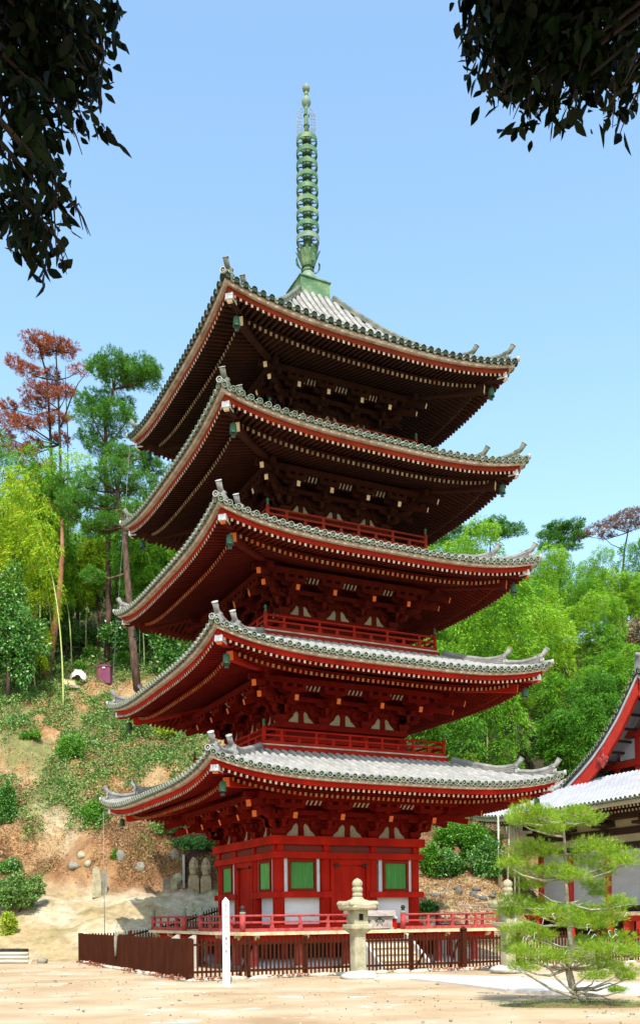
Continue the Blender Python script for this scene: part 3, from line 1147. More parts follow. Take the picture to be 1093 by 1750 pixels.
def build_veranda():
    hd = 4.6
    dk = MB([M['deckwood']])
    for q in range(4):
        dk.T = ROT[q]
        n = 15
        # edge boards cut short, laid outward
        L = hd + .08
        e = L if q % 2 == 0 else L - .8
        for k in range(n):
            a0, a1 = -e + 2 * e * k / n, -e + 2 * e * (k + 1) / n
            dk.box(a0 + .003, a1 - .003, -L - .003 * (k % 3), -2.4 if q % 2 == 0 else -2.4, 1.065, 1.165 - .002 * (k % 2) - .001 * q)
    dk.build('veranda_floor', pagoda)
    jb = MB([M['red1'], M['deckwood']])
    for q in range(4):
        jb.T = ROT[q]
        e = 4.42 if q % 2 == 0 else 4.295
        jb.box(-e, e, -4.42, -4.30, .82, 1.062 - .002 * (q % 2))
        n = 26
        for k in range(n):
            a = -4.0 + 8.0 * k / (n - 1)
            jb.box(a - .03, a + .03, -4.47, -4.422, .985, 1.06, 0)
        for a in (-4.3, 4.3):
            pass
    jb.build('veranda_beam', pagoda)
    # pale shaped bracket noses poking out under the corners of the left-hand side
    for q in range(4):
        for a in (-2.5, -4.1, 2.5, 4.1):
            nb = MB(M['deckwood'])
            nb.T = ROT[q]
            nb.prism([(-4.30, 1.06), (-4.62, 1.06), (-4.60, .98), (-4.50, .93), (-4.30, .90)], 'x', a - .06, a + .06)
            nb.build('beam_nose', pagoda)
    pos = [-3.95, -2.5, -.87, .87, 2.5, 3.95]
    proto = None
    for a in pos:
        for b in pos:
            if max(abs(a), abs(b)) < 3.9: continue
            if proto is None:
                mb = MB([M['redpink'], M['stonegrey']])
                mb.box(-.085, .085, -.085, .085, .08, 1.06)
                mb.box(-.19, .19, -.19, .19, -.02, .10, 1)
                proto = mb.build('veranda_post', pagoda)
                proto.location = (a, b, 0)
            else:
                c = proto.copy(); COL.objects.link(c); c.location = (a, b, 0)
    # inner row of posts
    for a in (-2.5, -.87, .87, 2.5):
        for b in (-2.95, 2.95):
            for (x, y) in ((a, b), (b, a)):
                c = proto.copy(); COL.objects.link(c); c.location = (x * 1.02, y * 1.02, 0)
    # white rounded mound under the body
    km = MB(M['plaster'])
    def sq(hw, z): return [(-hw, -hw, z), (hw, -hw, z), (hw, hw, z), (-hw, hw, z)]
    vs = []
    lev = [(3.62, -.05), (3.60, .08), (3.50, .17), (3.32, .24), (3.0, .28), (2.7, .30)]
    for hw, z in lev: vs += sq(hw, z)
    fs = []
    for j in range(len(lev) - 1):
        for k in range(4):
            fs.append((j * 4 + k, j * 4 + (k + 1) % 4, (j + 1) * 4 + (k + 1) % 4, (j + 1) * 4 + k))
    fs.append(tuple((len(lev) - 1) * 4 + k for k in range(4)))
    km.add(vs, fs)
    km.build('plaster_mound', pagoda)
    bx = MB(M['halldark'])
    bx.box(-2.9, 2.9, -2.9, 2.9, .302, 1.06)  # dark box standing in for the shadowed gap below the floor
    bx.build('underfloor_shade_box', pagoda)
    for q in range(4):
        railing(q, hd - .07, 1.168, 1.665, 0, gap=.86, sunlit_paint=True)
    for q in range(4):
        T = ROT[q]
        for a in (-hd + .07, -.86, .86):
            p = MB([M['redpink'], M['bronze_pale'], M['black']])
            p.T = T
            p.lathe([(.085, 1.166), (.085, 1.68)], (a, -hd + .07, 0), 14, 0)
            p.lathe([(.085, 1.681), (.088, 1.70), (.088, 1.74), (.06, 1.755)], (a, -hd + .07, 0), 14, 1)
            p.lathe([(.055, 1.756), (.062, 1.79), (.04, 1.81), (.07, 1.84), (.076, 1.87), (.06, 1.905), (.02, 1.93), (.002, 1.945)], (a, -hd + .07, 0), 14, 2 if q in (0, 1) else 1)
            p.build('railing_post', pagoda)
    # steps on each side
    for q in range(4):
        stp = MB([M['stonewhite'], M['deckwood']])
        stp.T = ROT[q]
        n = 5
        for k in range(n):
            z1 = 1.06 - (k + 1) * .19
            y0 = -4.70 - k * .24
            stp.box(-.80, .80, y0 - .28, y0, z1 - .06, z1, 1)
            stp.box(-.78, .78, y0 - .24, y0 - .20, -.02, z1 - .062, 0)
        for s_ in (-1, 1):
            x = s_ * .84
            stp.prism([(-4.70, -.02), (-6.15, -.02), (-6.15, .14), (-6.05, .24), (-4.86, 1.0), (-4.78, 1.04), (-4.70, 1.04)], 'x', x - .05, x + .05, 0)
        stp.build('stair', pagoda)


def build_spire():
    sp = MB([M['bronze'], M['bronze_dark'], M['bronze_pale']])
    # dew basin
    sp.box(-.56, .56, -.56, .56, 23.13, 23.72)
    sp.box(-.60, .60, -.60, .60, 23.721, 23.765)
    sp.box(-.64, .64, -.64, .64, 23.06, 23.128)
    spire = sp.build('spire', pagoda)
    d = MB([M['bronze_pale']])
    d.lathe([(.32, 23.766), (.33, 23.85), (.31, 24.02), (.25, 24.18), (.19, 24.26), (.17, 24.29)], n=24)
    d.build('inverted_bowl', spire)
    lt = MB([M['bronze']])
    lt.lathe([(.16, 24.28), (.21, 24.31), (.21, 24.35), (.16, 24.38), (.17, 24.55), (.24, 24.80), (.33, 24.98), (.30, 24.99), (.20, 24.82), (.10, 24.7)], n=24)
    # upright petals round the rim, and two drooping leaves low down
    for k in range(12):
        a = 2 * math.pi * k / 12
        lt.T = Matrix.Rotation(a, 4, 'Z')
        pts = [(.20, 24.45), (.26, 24.66), (.36, 24.92), (.43, 25.04)]
        ws = [.05, .075, .07, .01]
        vs = [(r, -w, z) for (r, z), w in zip(pts, ws)] + [(r, w, z) for (r, z), w in zip(pts, ws)]
        lt.add(vs, [(j, j + 1, j + 5, j + 4) for j in range(3)])
        lt.add([(r + .012, y, z - .004) for (r, y, z) in vs], [(j + 4, j + 5, j + 1, j) for j in range(3)])
        if k % 3 == 0:
            pts = [(.21, 24.33), (.33, 24.36), (.43, 24.47), (.46, 24.66), (.42, 24.75)]
            ws = [.02, .03, .07, .06, .01]
            vs = [(r, -w, z) for (r, z), w in zip(pts, ws)] + [(r, w, z) for (r, z), w in zip(pts, ws)]
            lt.add(vs, [(j, j + 1, j + 6, j + 5) for j in range(4)])
            lt.add([(r - .015, y, z) for (r, y, z) in vs], [(j + 5, j + 6, j + 1, j) for j in range(4)])
    lt.build('lotus_petals', spire)
    pl = MB([M['bronze'], M['bronze_dark']])
    pl.lathe([(.125, 24.6), (.12, 26.5), (.11, 28.95)], n=16, mi=1)
    pl.lathe([(.085, 28.95), (.075, 30.15)], n=14, mi=0)
    for z in (29.10, 29.45, 29.82):
        pl.lathe([(.09, z - .03), (.105, z - .02), (.105, z + .02), (.09, z + .03)], n=14, mi=1)
    pl.build('pole', spire)
    for k in range(9):
        z = 25.33 + k * .436
        R = .405 - .0045 * k
        rg = MB([M['bronze'] if k else M['bronze_pale'], M['bronze_dark']])
        hh = .155 if k else .17
        rg.lathe([(R, z), (R, z + hh), (R - .03, z + hh), (R - .03, z)], n=28, close=True, smooth=False)
        for j in range(8):
            a = math.pi * j / 4 + .2
            c, s_ = math.cos(a), math.sin(a)
            rg.beam((.10 * c, .10 * s_, z + hh * .5), ((R - .02) * c, (R - .02) * s_, z + hh * .5), .03, .035, 1)
        rg.lathe([(.16, z + .03), (.17, z + hh * .5), (.16, z + hh - .02)], n=16, mi=1)
        # little hangers
        for j in range(4):
            a = math.pi * j / 2 + .6
            rg.blob((R * math.cos(a), R * math.sin(a), z - .05), (.025, .025, .045), j, .05, 6, 1)
        rg.build('spire_ring', spire)
    # openwork flame plates
    for k in range(4):
        fl = MB([M['steel']])
        fl.T = Matrix.Rotation(k * math.pi / 2 + D2R(-YAW * 57.3 + 8), 4, 'Z')
        rn = random.Random(5 + k)
        for j in range(9):
            z = 29.08 + j * .105
            x0 = .12 + .03 * (j % 2)
            for w in (.0, .10):
                cx, cz, rr = x0 + w + .05, z + .04 * rn.random(), .052
                pts = [(cx + rr * (1 - t / 9) * math.cos(t * 1.1 + j), 0, cz + rr * (1 - t / 9) * math.sin(t * 1.1 + j)) for t in range(8)]
                fl.tube(pts, .008, 4)
        fl.tube([(.11, 0, 29.02), (.30, 0, 29.06), (.35, 0, 29.3), (.34, 0, 29.7), (.26, 0, 30.0), (.12, 0, 30.08)], .011, 5)
        fl.build('flame_plate', spire)
    bl = MB([M['bronze_pale'], M['bronze']])
    bl.lathe([(.07, 30.10), (.10, 30.14), (.155, 30.24), (.16, 30.33), (.13, 30.42), (.08, 30.47), (.075, 30.49)], n=18)
    bl.lathe([(.07, 30.49), (.068, 30.66)], n=14, mi=1)
    bl.lathe([(.07, 30.66), (.12, 30.71), (.135, 30.79), (.11, 30.87), (.05, 30.92), (.012, 30.98), (.002, 31.02)], n=18)
    bl.build('finial_balls', spire)


for i in range(5):
    build_roof(i)
    build_eaves(i)
    build_storey(i)
    if i:
        build_balcony(i)
build_veranda()
build_spire()

# lightning conductor down the left-hand corners
lc = MB([M['steel']])
pts = []
for i in (4, 3, 2, 1, 0):
    c = HS[i]
    z = ZT[i] + (.12 if i > 0 else .02)
    x, y = -c - .02, c + .02
    tipx, tipy = -c - .22, c + .22
    lc.beam((x + .9, y - .15, z), (tipx, tipy, z - .02), .045, .045)
    pts.append((tipx, tipy, z))
p_last = pts[-1]
pts.append((p_last[0], p_last[1], .1))
lc.tube(pts[:5], .006, 5)
lc.tube(pts[4:], .013, 6)
lc.build('lightning_conductor', pagoda)

# wind bells: they swing, so each is a thing of its own
TN = ['lowest', 'second', 'middle', 'fourth', 'topmost']
bm_ = MB([M['bronze_dark'], M['iron']])
bm_.tube([(0, 0, .0), (0, 0, -.10)], .012, 5, 1)
bm_.lathe([(.02, -.09), (.075, -.105), (.092, -.15), (.098, -.27), (.108, -.36), (.118, -.375), (.10, -.375), (.08, -.16), (.01, -.13)], n=14)
bell_me = None
clap_me = None
for i in range(5):
    for q, nm in ((0, 'front'), (3, 'hillside'), (1, 'hall side')):
        r = HS[i] * math.sqrt(2) - .50
        ang = -3 * math.pi / 4 + (q * math.pi / 2 if q != 3 else -math.pi / 2)
        w = loc2w(r * math.cos(ang), r * math.sin(ang), ZT[i] - .20)
        t = empty('wind_bell', w, 0, 'green bronze wind bell under the %s corner of the %s roof' % (nm, TN[i]), 'wind bell', 'bronze wind bells under the roof corners')
        if bell_me is None:
            b = bm_.build('bell_body', t)
            bell_me = b.data
            cb = MB([M['iron']])
            cb.tube([(0, 0, -.15), (0, 0, -.44)], .007, 5)
            cb.box(-.06, .06, -.004, .004, -.50, -.43)
            c = cb.build('clapper', t)
            clap_me = c.data
        else:
            for n_, me in (('bell_body', bell_me), ('clapper', clap_me)):
                o = bpy.data.objects.new(n_, me); COL.objects.link(o); o.parent = t

# ================================================================== GROUND AND HILLSIDE
LY = [30, 36, 37.5, 39, 41, 43, 44.5, 45.2, 47, 52, 58, 62, 66, 75, 90, 150]
LZ = [-.6, -.12, .12, .9, 1.9, 2.7, 3.1, 4.2, 6.2, 10.2, 14.8, 17, 18.2, 24, 34, 50]
RY = [30, 38, 41, 45, 50, 55, 60, 70, 85, 100, 115, 150]
RZ = [-.6, -.12, .5, 2, 3.6, 5.6, 8.5, 14.5, 22.5, 29.5, 33.5, 35]


def terrain(X, Y, fine=True):
    X = np.asarray(X, float)
    Y = np.asarray(Y, float)
    q = X / np.maximum(Y, 1)
    Yr = Y - 14 * sstep(q, .175, .25) * (1 - sstep(Y, 74, 98))
    zl = np.interp(Y, LY, LZ)
    zr = np.interp(Yr, RY, RZ)
    w = sstep(q, -.10, .08)
    z = zl * (1 - w) + zr * w
    if fine:
        k = np.clip((z - .2) / 2.5, 0, 1)
        z = z + k * ((vnoise(X, Y, 3.1, 1) - .5) * .8 + (vnoise(X, Y, 1.1, 2) - .5) * .55 + (vnoise(X, Y, .5, 3) - .5) * .30)
        z = z + np.clip(z, 0, 1) * (vnoise(X, Y, 2.3, 4) - .5) * .14
    return z


gx = np.concatenate([np.arange(-120, -21, 4), np.arange(-20, 22.01, .25), np.arange(24, 150, 4)])
gy = np.concatenate([np.arange(34, 66, .25), np.arange(66, 170, 2)])
GX, GY = np.meshgrid(gx, gy)
GZ = terrain(GX, GY)
nx, ny = len(gx), len(gy)
V = np.stack([GX, GY, GZ], -1).reshape(-1, 3)
ii = np.arange(nx * ny).reshape(ny, nx)
F = np.stack([ii[:-1, :-1], ii[:-1, 1:], ii[1:, 1:], ii[1:, :-1]], -1).reshape(-1, 4)


def mixc(a, b, t):
    return a * (1 - t[..., None]) + np.array(b) * t[..., None]


q = GX / GY
n1, n2, n3 = vnoise(GX, GY, 2.2, 11), vnoise(GX, GY, .8, 12), vnoise(GX, GY, 6, 13)
col = np.ones(GX.shape + (3,)) * np.array((.46, .345, .19))
col = mixc(col, (.58, .48, .33), sstep(n1 + .3 * n2, .65, .9))
col = mixc(col, (.30, .25, .10), sstep(n2 + .4 * n3, .85, 1.05) * .8)
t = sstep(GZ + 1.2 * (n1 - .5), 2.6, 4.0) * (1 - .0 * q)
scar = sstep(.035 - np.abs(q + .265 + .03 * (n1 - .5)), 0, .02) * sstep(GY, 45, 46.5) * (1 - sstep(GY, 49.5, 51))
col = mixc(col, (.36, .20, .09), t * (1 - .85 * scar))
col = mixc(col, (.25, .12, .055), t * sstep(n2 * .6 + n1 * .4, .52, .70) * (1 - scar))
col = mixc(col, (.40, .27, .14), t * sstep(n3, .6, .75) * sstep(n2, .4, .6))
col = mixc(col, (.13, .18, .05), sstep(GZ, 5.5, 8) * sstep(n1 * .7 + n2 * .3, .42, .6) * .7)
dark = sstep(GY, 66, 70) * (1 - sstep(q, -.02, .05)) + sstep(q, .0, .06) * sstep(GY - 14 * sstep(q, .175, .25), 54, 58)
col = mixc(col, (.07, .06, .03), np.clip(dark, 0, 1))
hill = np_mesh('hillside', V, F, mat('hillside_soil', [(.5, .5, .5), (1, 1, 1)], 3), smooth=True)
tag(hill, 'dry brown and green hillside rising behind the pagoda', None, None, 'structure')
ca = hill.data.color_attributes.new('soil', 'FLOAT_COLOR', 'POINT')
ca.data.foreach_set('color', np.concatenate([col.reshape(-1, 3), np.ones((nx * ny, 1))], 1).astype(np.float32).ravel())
m = hill.data.materials[0]
nt = m.node_tree
N, L = nt.nodes, nt.links
b = N['Principled BSDF']
att = N.new('ShaderNodeAttribute'); att.attribute_name = 'soil'
tc = N.new('ShaderNodeTexCoord')
no = N.new('ShaderNodeTexNoise'); no.inputs['Scale'].default_value = 2.4; no.inputs['Detail'].default_value = 9; no.inputs['Roughness'].default_value = .7
L.new(tc.outputs['Object'], no.inputs[0])
cr = N.new('ShaderNodeValToRGB')
cr.color_ramp.elements[0].position = .3; cr.color_ramp.elements[0].color = (.55, .52, .48, 1)
cr.color_ramp.elements[1].position = .65; cr.color_ramp.elements[1].color = (1.12, 1.1, 1.06, 1)
L.new(no.outputs[0], cr.inputs[0])
mx = N.new('ShaderNodeMix'); mx.data_type = 'RGBA'; mx.blend_type = 'MULTIPLY'; mx.inputs[0].default_value = 1
L.new(att.outputs[0], mx.inputs[6]); L.new(cr.outputs[0], mx.inputs[7])
L.new(mx.outputs[2], b.inputs['Base Color'])
b.inputs['Roughness'].default_value = .95
bp = N.new('ShaderNodeBump'); bp.inputs['Strength'].default_value = 1.0; bp.inputs['Distance'].default_value = .22
L.new(no.outputs[0], bp.inputs['Height']); L.new(bp.outputs[0], b.inputs['Normal'])

# yard
gm = mat('sandy_ground', [(.30, .19, .10), (.42, .30, .18), (.51, .40, .28)], .5, .95, detail=10, stretch=(.8, 1.15, 1), wear=((.55, .48, .40), .7, .42), bump=.5, bscale=9)
gxx = np.concatenate([[-1500, -400, -100], np.arange(-30, 30.1, .5), [100, 400, 1500]])
gyy = np.concatenate([[-1500, -300, -30], np.arange(2, 44.1, .4), [60, 200, 600, 2500]])
A, B = np.meshgrid(gxx, gyy)
flat = (np.abs(A) < 31) & (B > 1) & (B < 45)
Zg = np.where(flat, (vnoise(A, B, 2.6, 21) - .5) * .05 + (vnoise(A, B, .9, 22) - .5) * .02 - .02, -.03)
V = np.stack([A, B, Zg], -1).reshape(-1, 3)
ii = np.arange(A.size).reshape(A.shape)
F = np.stack([ii[:-1, :-1], ii[:-1, 1:], ii[1:, 1:], ii[1:, :-1]], -1).reshape(-1, 4)
ground = np_mesh('ground', V, F, gm, smooth=True)
tag(ground, 'bare sandy temple yard', None, None, 'structure')
# tilted dark grit and small stones
n = 3000
Pp = np.stack([RNG.uniform(-11, 13, n), RNG.uniform(13.5, 36, n), np.zeros(n)], 1)
keep = vnoise(Pp[:, 0], Pp[:, 1], 1.6, 5) > .42
Pp = Pp[keep]
Dd = RNG.normal(size=Pp.shape) * [1, 1, .25]
lf = leaves('leaf_litter', Pp + [0, 0, .008], Dd, RNG.uniform(.02, .07, len(Pp)), RNG.uniform(.012, .035, len(Pp)), M['lf_brown'], None, 3)
tag(lf, 'scattered brown leaves and grit on the sandy yard', None, None, 'stuff')
pb = MB([M['stonegrey'], M['stonewhite']])
for k in range(260):
    x, y = random.uniform(-10, 12), random.uniform(14, 35)
    s_ = random.uniform(.012, .035)
    pb.blob((x, y, s_ * .3), (s_ * 1.3, s_, s_ * .7), k, .2, 6, k % 2)
o = pb.build('gravel'); tag(o, 'small stones strewn over the yard', None, None, 'stuff')

# paving from the gate toward the hall
g = [gnd(*p) for p in ((596, 1671), (700, 1673.5), (780, 1682), (862, 1692), (960, 1697), (1110, 1700), (1110, 1682), (985, 1679), (880, 1671), (790, 1667.5), (700, 1666), (600, 1667.5))]
pv = MB(M['pathstone'])
pv.prism([(p.x, p.y) for p in g], 'z', -.06, .022)
o = pv.build('path'); tag(o, 'pale paved path from the fence gate toward the hall', None, None, 'structure')

# ground cover on the slope: ivy, dry litter, moss
def scatter(n, x0, x1, y0, y1, dens, seed):
    r = np.random.default_rng(seed)
    X = r.uniform(x0, x1, n); Y = r.uniform(y0, y1, n)
    k = r.uniform(size=n) < dens(X, Y)
    X, Y = X[k], Y[k]
    return X, Y, terrain(X, Y), r


def cover(name, label, n, box, dens, m, L, Wd, hmax, up, seed, kind='stuff'):
    X, Y, Z, r = scatter(n, *box, dens, seed)
    clump = vnoise(X, Y, .9, seed) ** 1.5 * (.6 + .8 * vnoise(X, Y, .35, seed + 3))
    P = np.stack([X, Y, Z + hmax * clump * r.uniform(.35, 1, len(X))], 1)
    D = r.normal(size=P.shape) * [1, 1, .6] + [0, -.4, up]
    o = leaves(name, P, D, L * r.uniform(.6, 1.4, len(X)), Wd * r.uniform(.7, 1.3, len(X)), m, None, seed)
    tag(o, label, None, None, kind)
    return o


def dl(X, Y):
    q = X / Y
    n_ = vnoise(X, Y, 3.6, 31) * .55 + vnoise(X, Y, 1.1, 32) * .45
    hgt = terrain(X, Y, False)
    return sstep(hgt, 6.5, 9) * sstep(n_, .36, .48) * (1 - .75 * sstep(hgt, 15.0, 15.8) * (1 - sstep(hgt, 17.6, 18))) * .95 + sstep(hgt, 3.0, 5) * sstep(n_, .56, .64) * .8


cover('ivy', 'green ivy and weeds covering the slope', 260000, (-22, 2, 43.5, 66), dl, M['lf_ivy'], .12, .070, .95, .5, 41)
cover('dry_leaves', 'orange brown dead leaves and bracken on the bank', 150000, (-22, 3, 43, 66), lambda X, Y: sstep(terrain(X, Y, False), 3.0, 4.2) * (1 - .75 * sstep(terrain(X, Y, False), 7, 9)) * (.35 + .5 * sstep(vnoise(X, Y, 1.6, 33), .4, .6)) * (1 - .9 * (np.abs(X / Y + .265) < .03) * (Y < 50.5)), M['lf_dry'], .15, .055, .30, .5, 42)
cover('bracken', 'rust coloured dry bracken clinging to the cliff', 120000, (-20, 1, 43.6, 49.5), lambda X, Y: sstep(terrain(X, Y, False), 2.9, 3.6) * sstep(vnoise(X, Y, 1.3, 36) * .7 + vnoise(X, Y, .5, 37) * .3, .30, .48) * (1 - .92 * (np.abs(X / Y + .265) < .028) * (Y > 45.5)), M['lf_dry'], .15, .04, .5, .9, 46)
cover('straw', 'straw and dead leaves on the bank behind the veranda', 70000, (1.5, 13, 42.5, 58), lambda X, Y: .75 * sstep(terrain(X, Y, False), .9, 1.6), M['lf_dry'], .14, .04, .2, .4, 43)
cover('undergrowth', 'dark weeds under the trees at the top of the slope', 26000, (-24, 0, 62, 84), lambda X, Y: .8 * sstep(Y, 63, 66) + 0 * X, M['lf_ivy'], .26, .12, .8, .6, 44)
cover('grass', 'green grass on the sandy foot of the bank', 16000, (-9, 1, 39, 45), lambda X, Y: sstep(X, -6.3, -4.8) * sstep(vnoise(X, Y, 1.2, 34), .38, .6), M['lf_shrub'], .13, .02, .04, 1.4, 45)


# ================================================================== VEGETATION
def crown_leaves(clumps, n, rng, shell=.55, droop=0.0, outw=1.0):
    """points and directions in a set of ellipsoid clumps (cx,cy,cz,rx,ry,rz)"""
    C = np.array(clumps, float)
    vol = (C[:, 3] * C[:, 4] * C[:, 5]) ** .8
    idx = rng.choice(len(C), size=n, p=vol / vol.sum())
    v = unit(rng.normal(size=(n, 3)))
    r = shell + (1 - shell) * rng.uniform(0, 1, (n, 1)) ** .7
    r *= 1 + .24 * np.sin(5 * v[:, :1] + idx[:, None]) + .20 * np.sin(9 * v[:, 2:3] + 2 * idx[:, None])
    P = C[idx, :3] + v * r * C[idx, 3:6]
    D = v * outw + rng.normal(size=(n, 3)) * .6
    D[:, 2] -= droop
    return P, D


def bush(name, label, cat, c, r, n, m, L=.16, Wd=.10, seed=1, group=None, stems=3, droop=.1, parts=5):
    rng = np.random.default_rng(seed)
    c = Vector(c)
    t = empty(name, c, 0, label, cat, group)
    cl = [(0, 0, r[2] * .95, r[0] * .8, r[1] * .8, r[2] * .9)]
    for k in range(parts):
        a = rng.uniform(0, 6.28)
        s_ = rng.uniform(.35, .6)
        cl.append((math.cos(a) * r[0] * .62, math.sin(a) * r[1] * .62, r[2] * rng.uniform(.5, 1.45), r[0] * s_, r[1] * s_, r[2] * s_))
    P, D = crown_leaves(cl, n, rng, .5, droop)
    leaves('foliage', P, D, L * rng.uniform(.6, 1.3, n), Wd * rng.uniform(.7, 1.2, n), m, t, seed)
    st = MB(M['twig'])
    for k in range(stems):
        q_ = cl[k % len(cl)]
        st.tube([(random.uniform(-.1, .1), random.uniform(-.1, .1), -.2), (q_[0] * .4, q_[1] * .4, q_[2] * .5), (q_[0] * .9, q_[1] * .9, q_[2])], [.03, .02, .008], 5)
    st.build('stem', t)
    return t


def hit(x, y, d0=38.0, d1=130.0):
    """depth at which the sight line through a pixel meets the hillside"""
    r = ray(x, y)
    d = np.arange(d0, d1, .1)
    t = terrain(r[0] * d, d)
    z = r[2] * d + CAMZ
    k = np.nonzero(z <= t)[0]
    return float(d[k[0]]) if len(k) else d1


def on_terrain(x, y, dist):
    """point of the hillside seen at pixel x at the given depth"""
    p = at(x, 1500, dist)
    return Vector((p.x, dist, float(terrain(p.x, dist))))


# --- bamboo: a few whole plants, then copies
def bamboo(label, seed, H, lean, m, culm, spread=1.0, n=4200, cat='bamboo', name='bamboo', group=None, Lf=.34, start=.32):
    rng = np.random.default_rng(seed)
    t = empty(name, (0, 0, 0), 0, label, cat, group)
    ax = np.array([math.cos(lean), math.sin(lean)])
    def cp(s):
        b = s ** 2.6
        return np.array([ax[0] * H * .20 * b, ax[1] * H * .20 * b, H * (s - .10 * b)])
    cu = MB(culm)
    cu.tube([cp(s) for s in np.linspace(0, .93, 14)], [.055 * (1 - .95 * s) + .003 for s in np.linspace(0, 1, 14)], 6)
    cu.build('culm', t)
    P, D = [], []
    nb = 17
    per = n // nb
    for k in range(nb):
        s = start + (1 - start) * (k + .5 * rng.uniform()) / (nb - .5)
        o = cp(s)
        a = k * 2.4 + rng.uniform(-.5, .5)
        env = math.sin(math.pi * min(1, (1 - s) / (1 - start) * .80 + .20)) ** .8
        R = spread * 1.15 * env * rng.uniform(.6, 1.1)
        r = spread * (.42 + .42 * env) * rng.uniform(.8, 1.15)
        c = o + np.array([math.cos(a) * R, math.sin(a) * R, .25 * R - .1])
        v = unit(rng.normal(size=(per, 3)))
        v[:, 2] = np.abs(v[:, 2]) * 1.1 - .35
        v = unit(v)
        rad = .72 + .33 * rng.uniform(0, 1, (per, 1)) ** .6
        rad *= 1 + .12 * np.sin(6 * v[:, :1] + k) + .10 * np.sin(8 * v[:, 1:2] + 2 * k)
        fall = np.clip(-v[:, 2:3] + .1, 0, 1)
        p = c + v * rad * np.array([r, r, r * .85]) - np.array([0, 0, 1]) * fall * r * .5
        d = v * [.75, .75, .3] + np.array([ax[0] * .35, ax[1] * .35, -.62]) + rng.normal(size=(per, 3)) * .25
        P.append(p); D.append(d)
    P, D = np.concatenate(P), np.concatenate(D)
    leaves('foliage', P, D, Lf * rng.uniform(.6, 1.3, len(P)), .19 * Lf * rng.uniform(.7, 1.3, len(P)), m, t, seed)
    return t


protoG = [bamboo('feathery green bamboo in the dense grove climbing the hill behind the hall', 100 + k, 9.5 + .8 * k, 3.6 + .5 * k, M['lf_bamboo'], M['culm'], 1.12 + .08 * k, group='bamboo grove behind the hall', n=10500, Lf=.30) for k in range(4)]
place = []
rr = random.Random(3)
y = 57.0
while y < 119:
    stepx = 3.3 + (y - 57) * .012
    x = .02 * y
    while x < .40 * y:
        q = x / y
        px, pyy = x + rr.uniform(-.9, .9), y + rr.uniform(-1.0, 1.0)
        if px / pyy < .385 and not (q > .175 and y < 57 + 13 * float(sstep(q, .175, .22))) and not (q < .085 and y < 62):
            place.append((px, pyy))
        x += stepx
    y += 3.4 + (y - 57) * .03
print('bamboo count', len(place))
for k, (x, y) in enumerate(place):
    p = protoG[k % 4]
    o = p if k < 4 else copy_tree(p)
    o.location = (x, y, float(terrain(x, y)) - .2)
    o.rotation_euler = (0, 0, rr.uniform(-.9, .9))
    s_ = rr.uniform(.70, 1.30) * (1 - .20 * min(1, max(0, (y - 78) / 20)))
    o.scale = (s_, s_, s_ * rr.uniform(.85, 1.05))

# left grove, taller culms showing below the leaves
protoL = [bamboo('tall green bamboo with bare lower culm in the dark grove above the slope', 120 + k, 13.5 + k, 3.8 + k, M['lf_bamboo'], M['culm'], 1.15, group='bamboo grove above the slope', start=.42, n=7500, Lf=.28) for k in range(3)]
first = 0
for k in range(150):
    q = rr.uniform(-.43, .03)
    y = 65.5 + 26 * rr.random() ** 1.2
    x = q * y
    if abs(q + .222) < .016 and y < 69: y += 6
    p = protoL[k % 3]
    o = p if k < 3 else copy_tree(p)
    o.location = (x, y, float(terrain(x, y)) - .2)
    o.rotation_euler = (0, 0, rr.uniform(-3, 3))
    s_ = rr.uniform(.8, 1.08) * (.82 if q > -.26 else 1) * (1 if y < 70 else .62)
    o.scale = (s_, s_, s_)

# bright yellow-green clump at the far left with its arching yellow culm
t = bamboo('bright yellow green bamboo plume beside the red barked trunk', 140, 15.5, 3.5, M['lf_yellow'], M['culm'], 1.75, n=19000, start=.34, Lf=.27)
t.location = on_terrain(66, 0, 60.5) - Vector((0, 0, 3.4)); t.rotation_euler = (0, 0, .3)
t = bamboo('smaller yellow green bamboo plume lower on the edge of the grove', 141, 13.0, 3.0, M['lf_yellow'], M['culm'], 1.3, n=9000, start=.42, Lf=.24)
t.location = on_terrain(20, 0, 62) - Vector((0, 0, 3.4))
t = bamboo('single slender bamboo with a curving yellow culm rising from the ivy slope', 142, 16.0, 3.3, M['lf_yellow'], M['culm'], .9, n=5200, start=.55, Lf=.24)
t.location = on_terrain(112, 0, 57) - Vector((0, 0, .2)); t.rotation_euler = (0, 0, -.25)


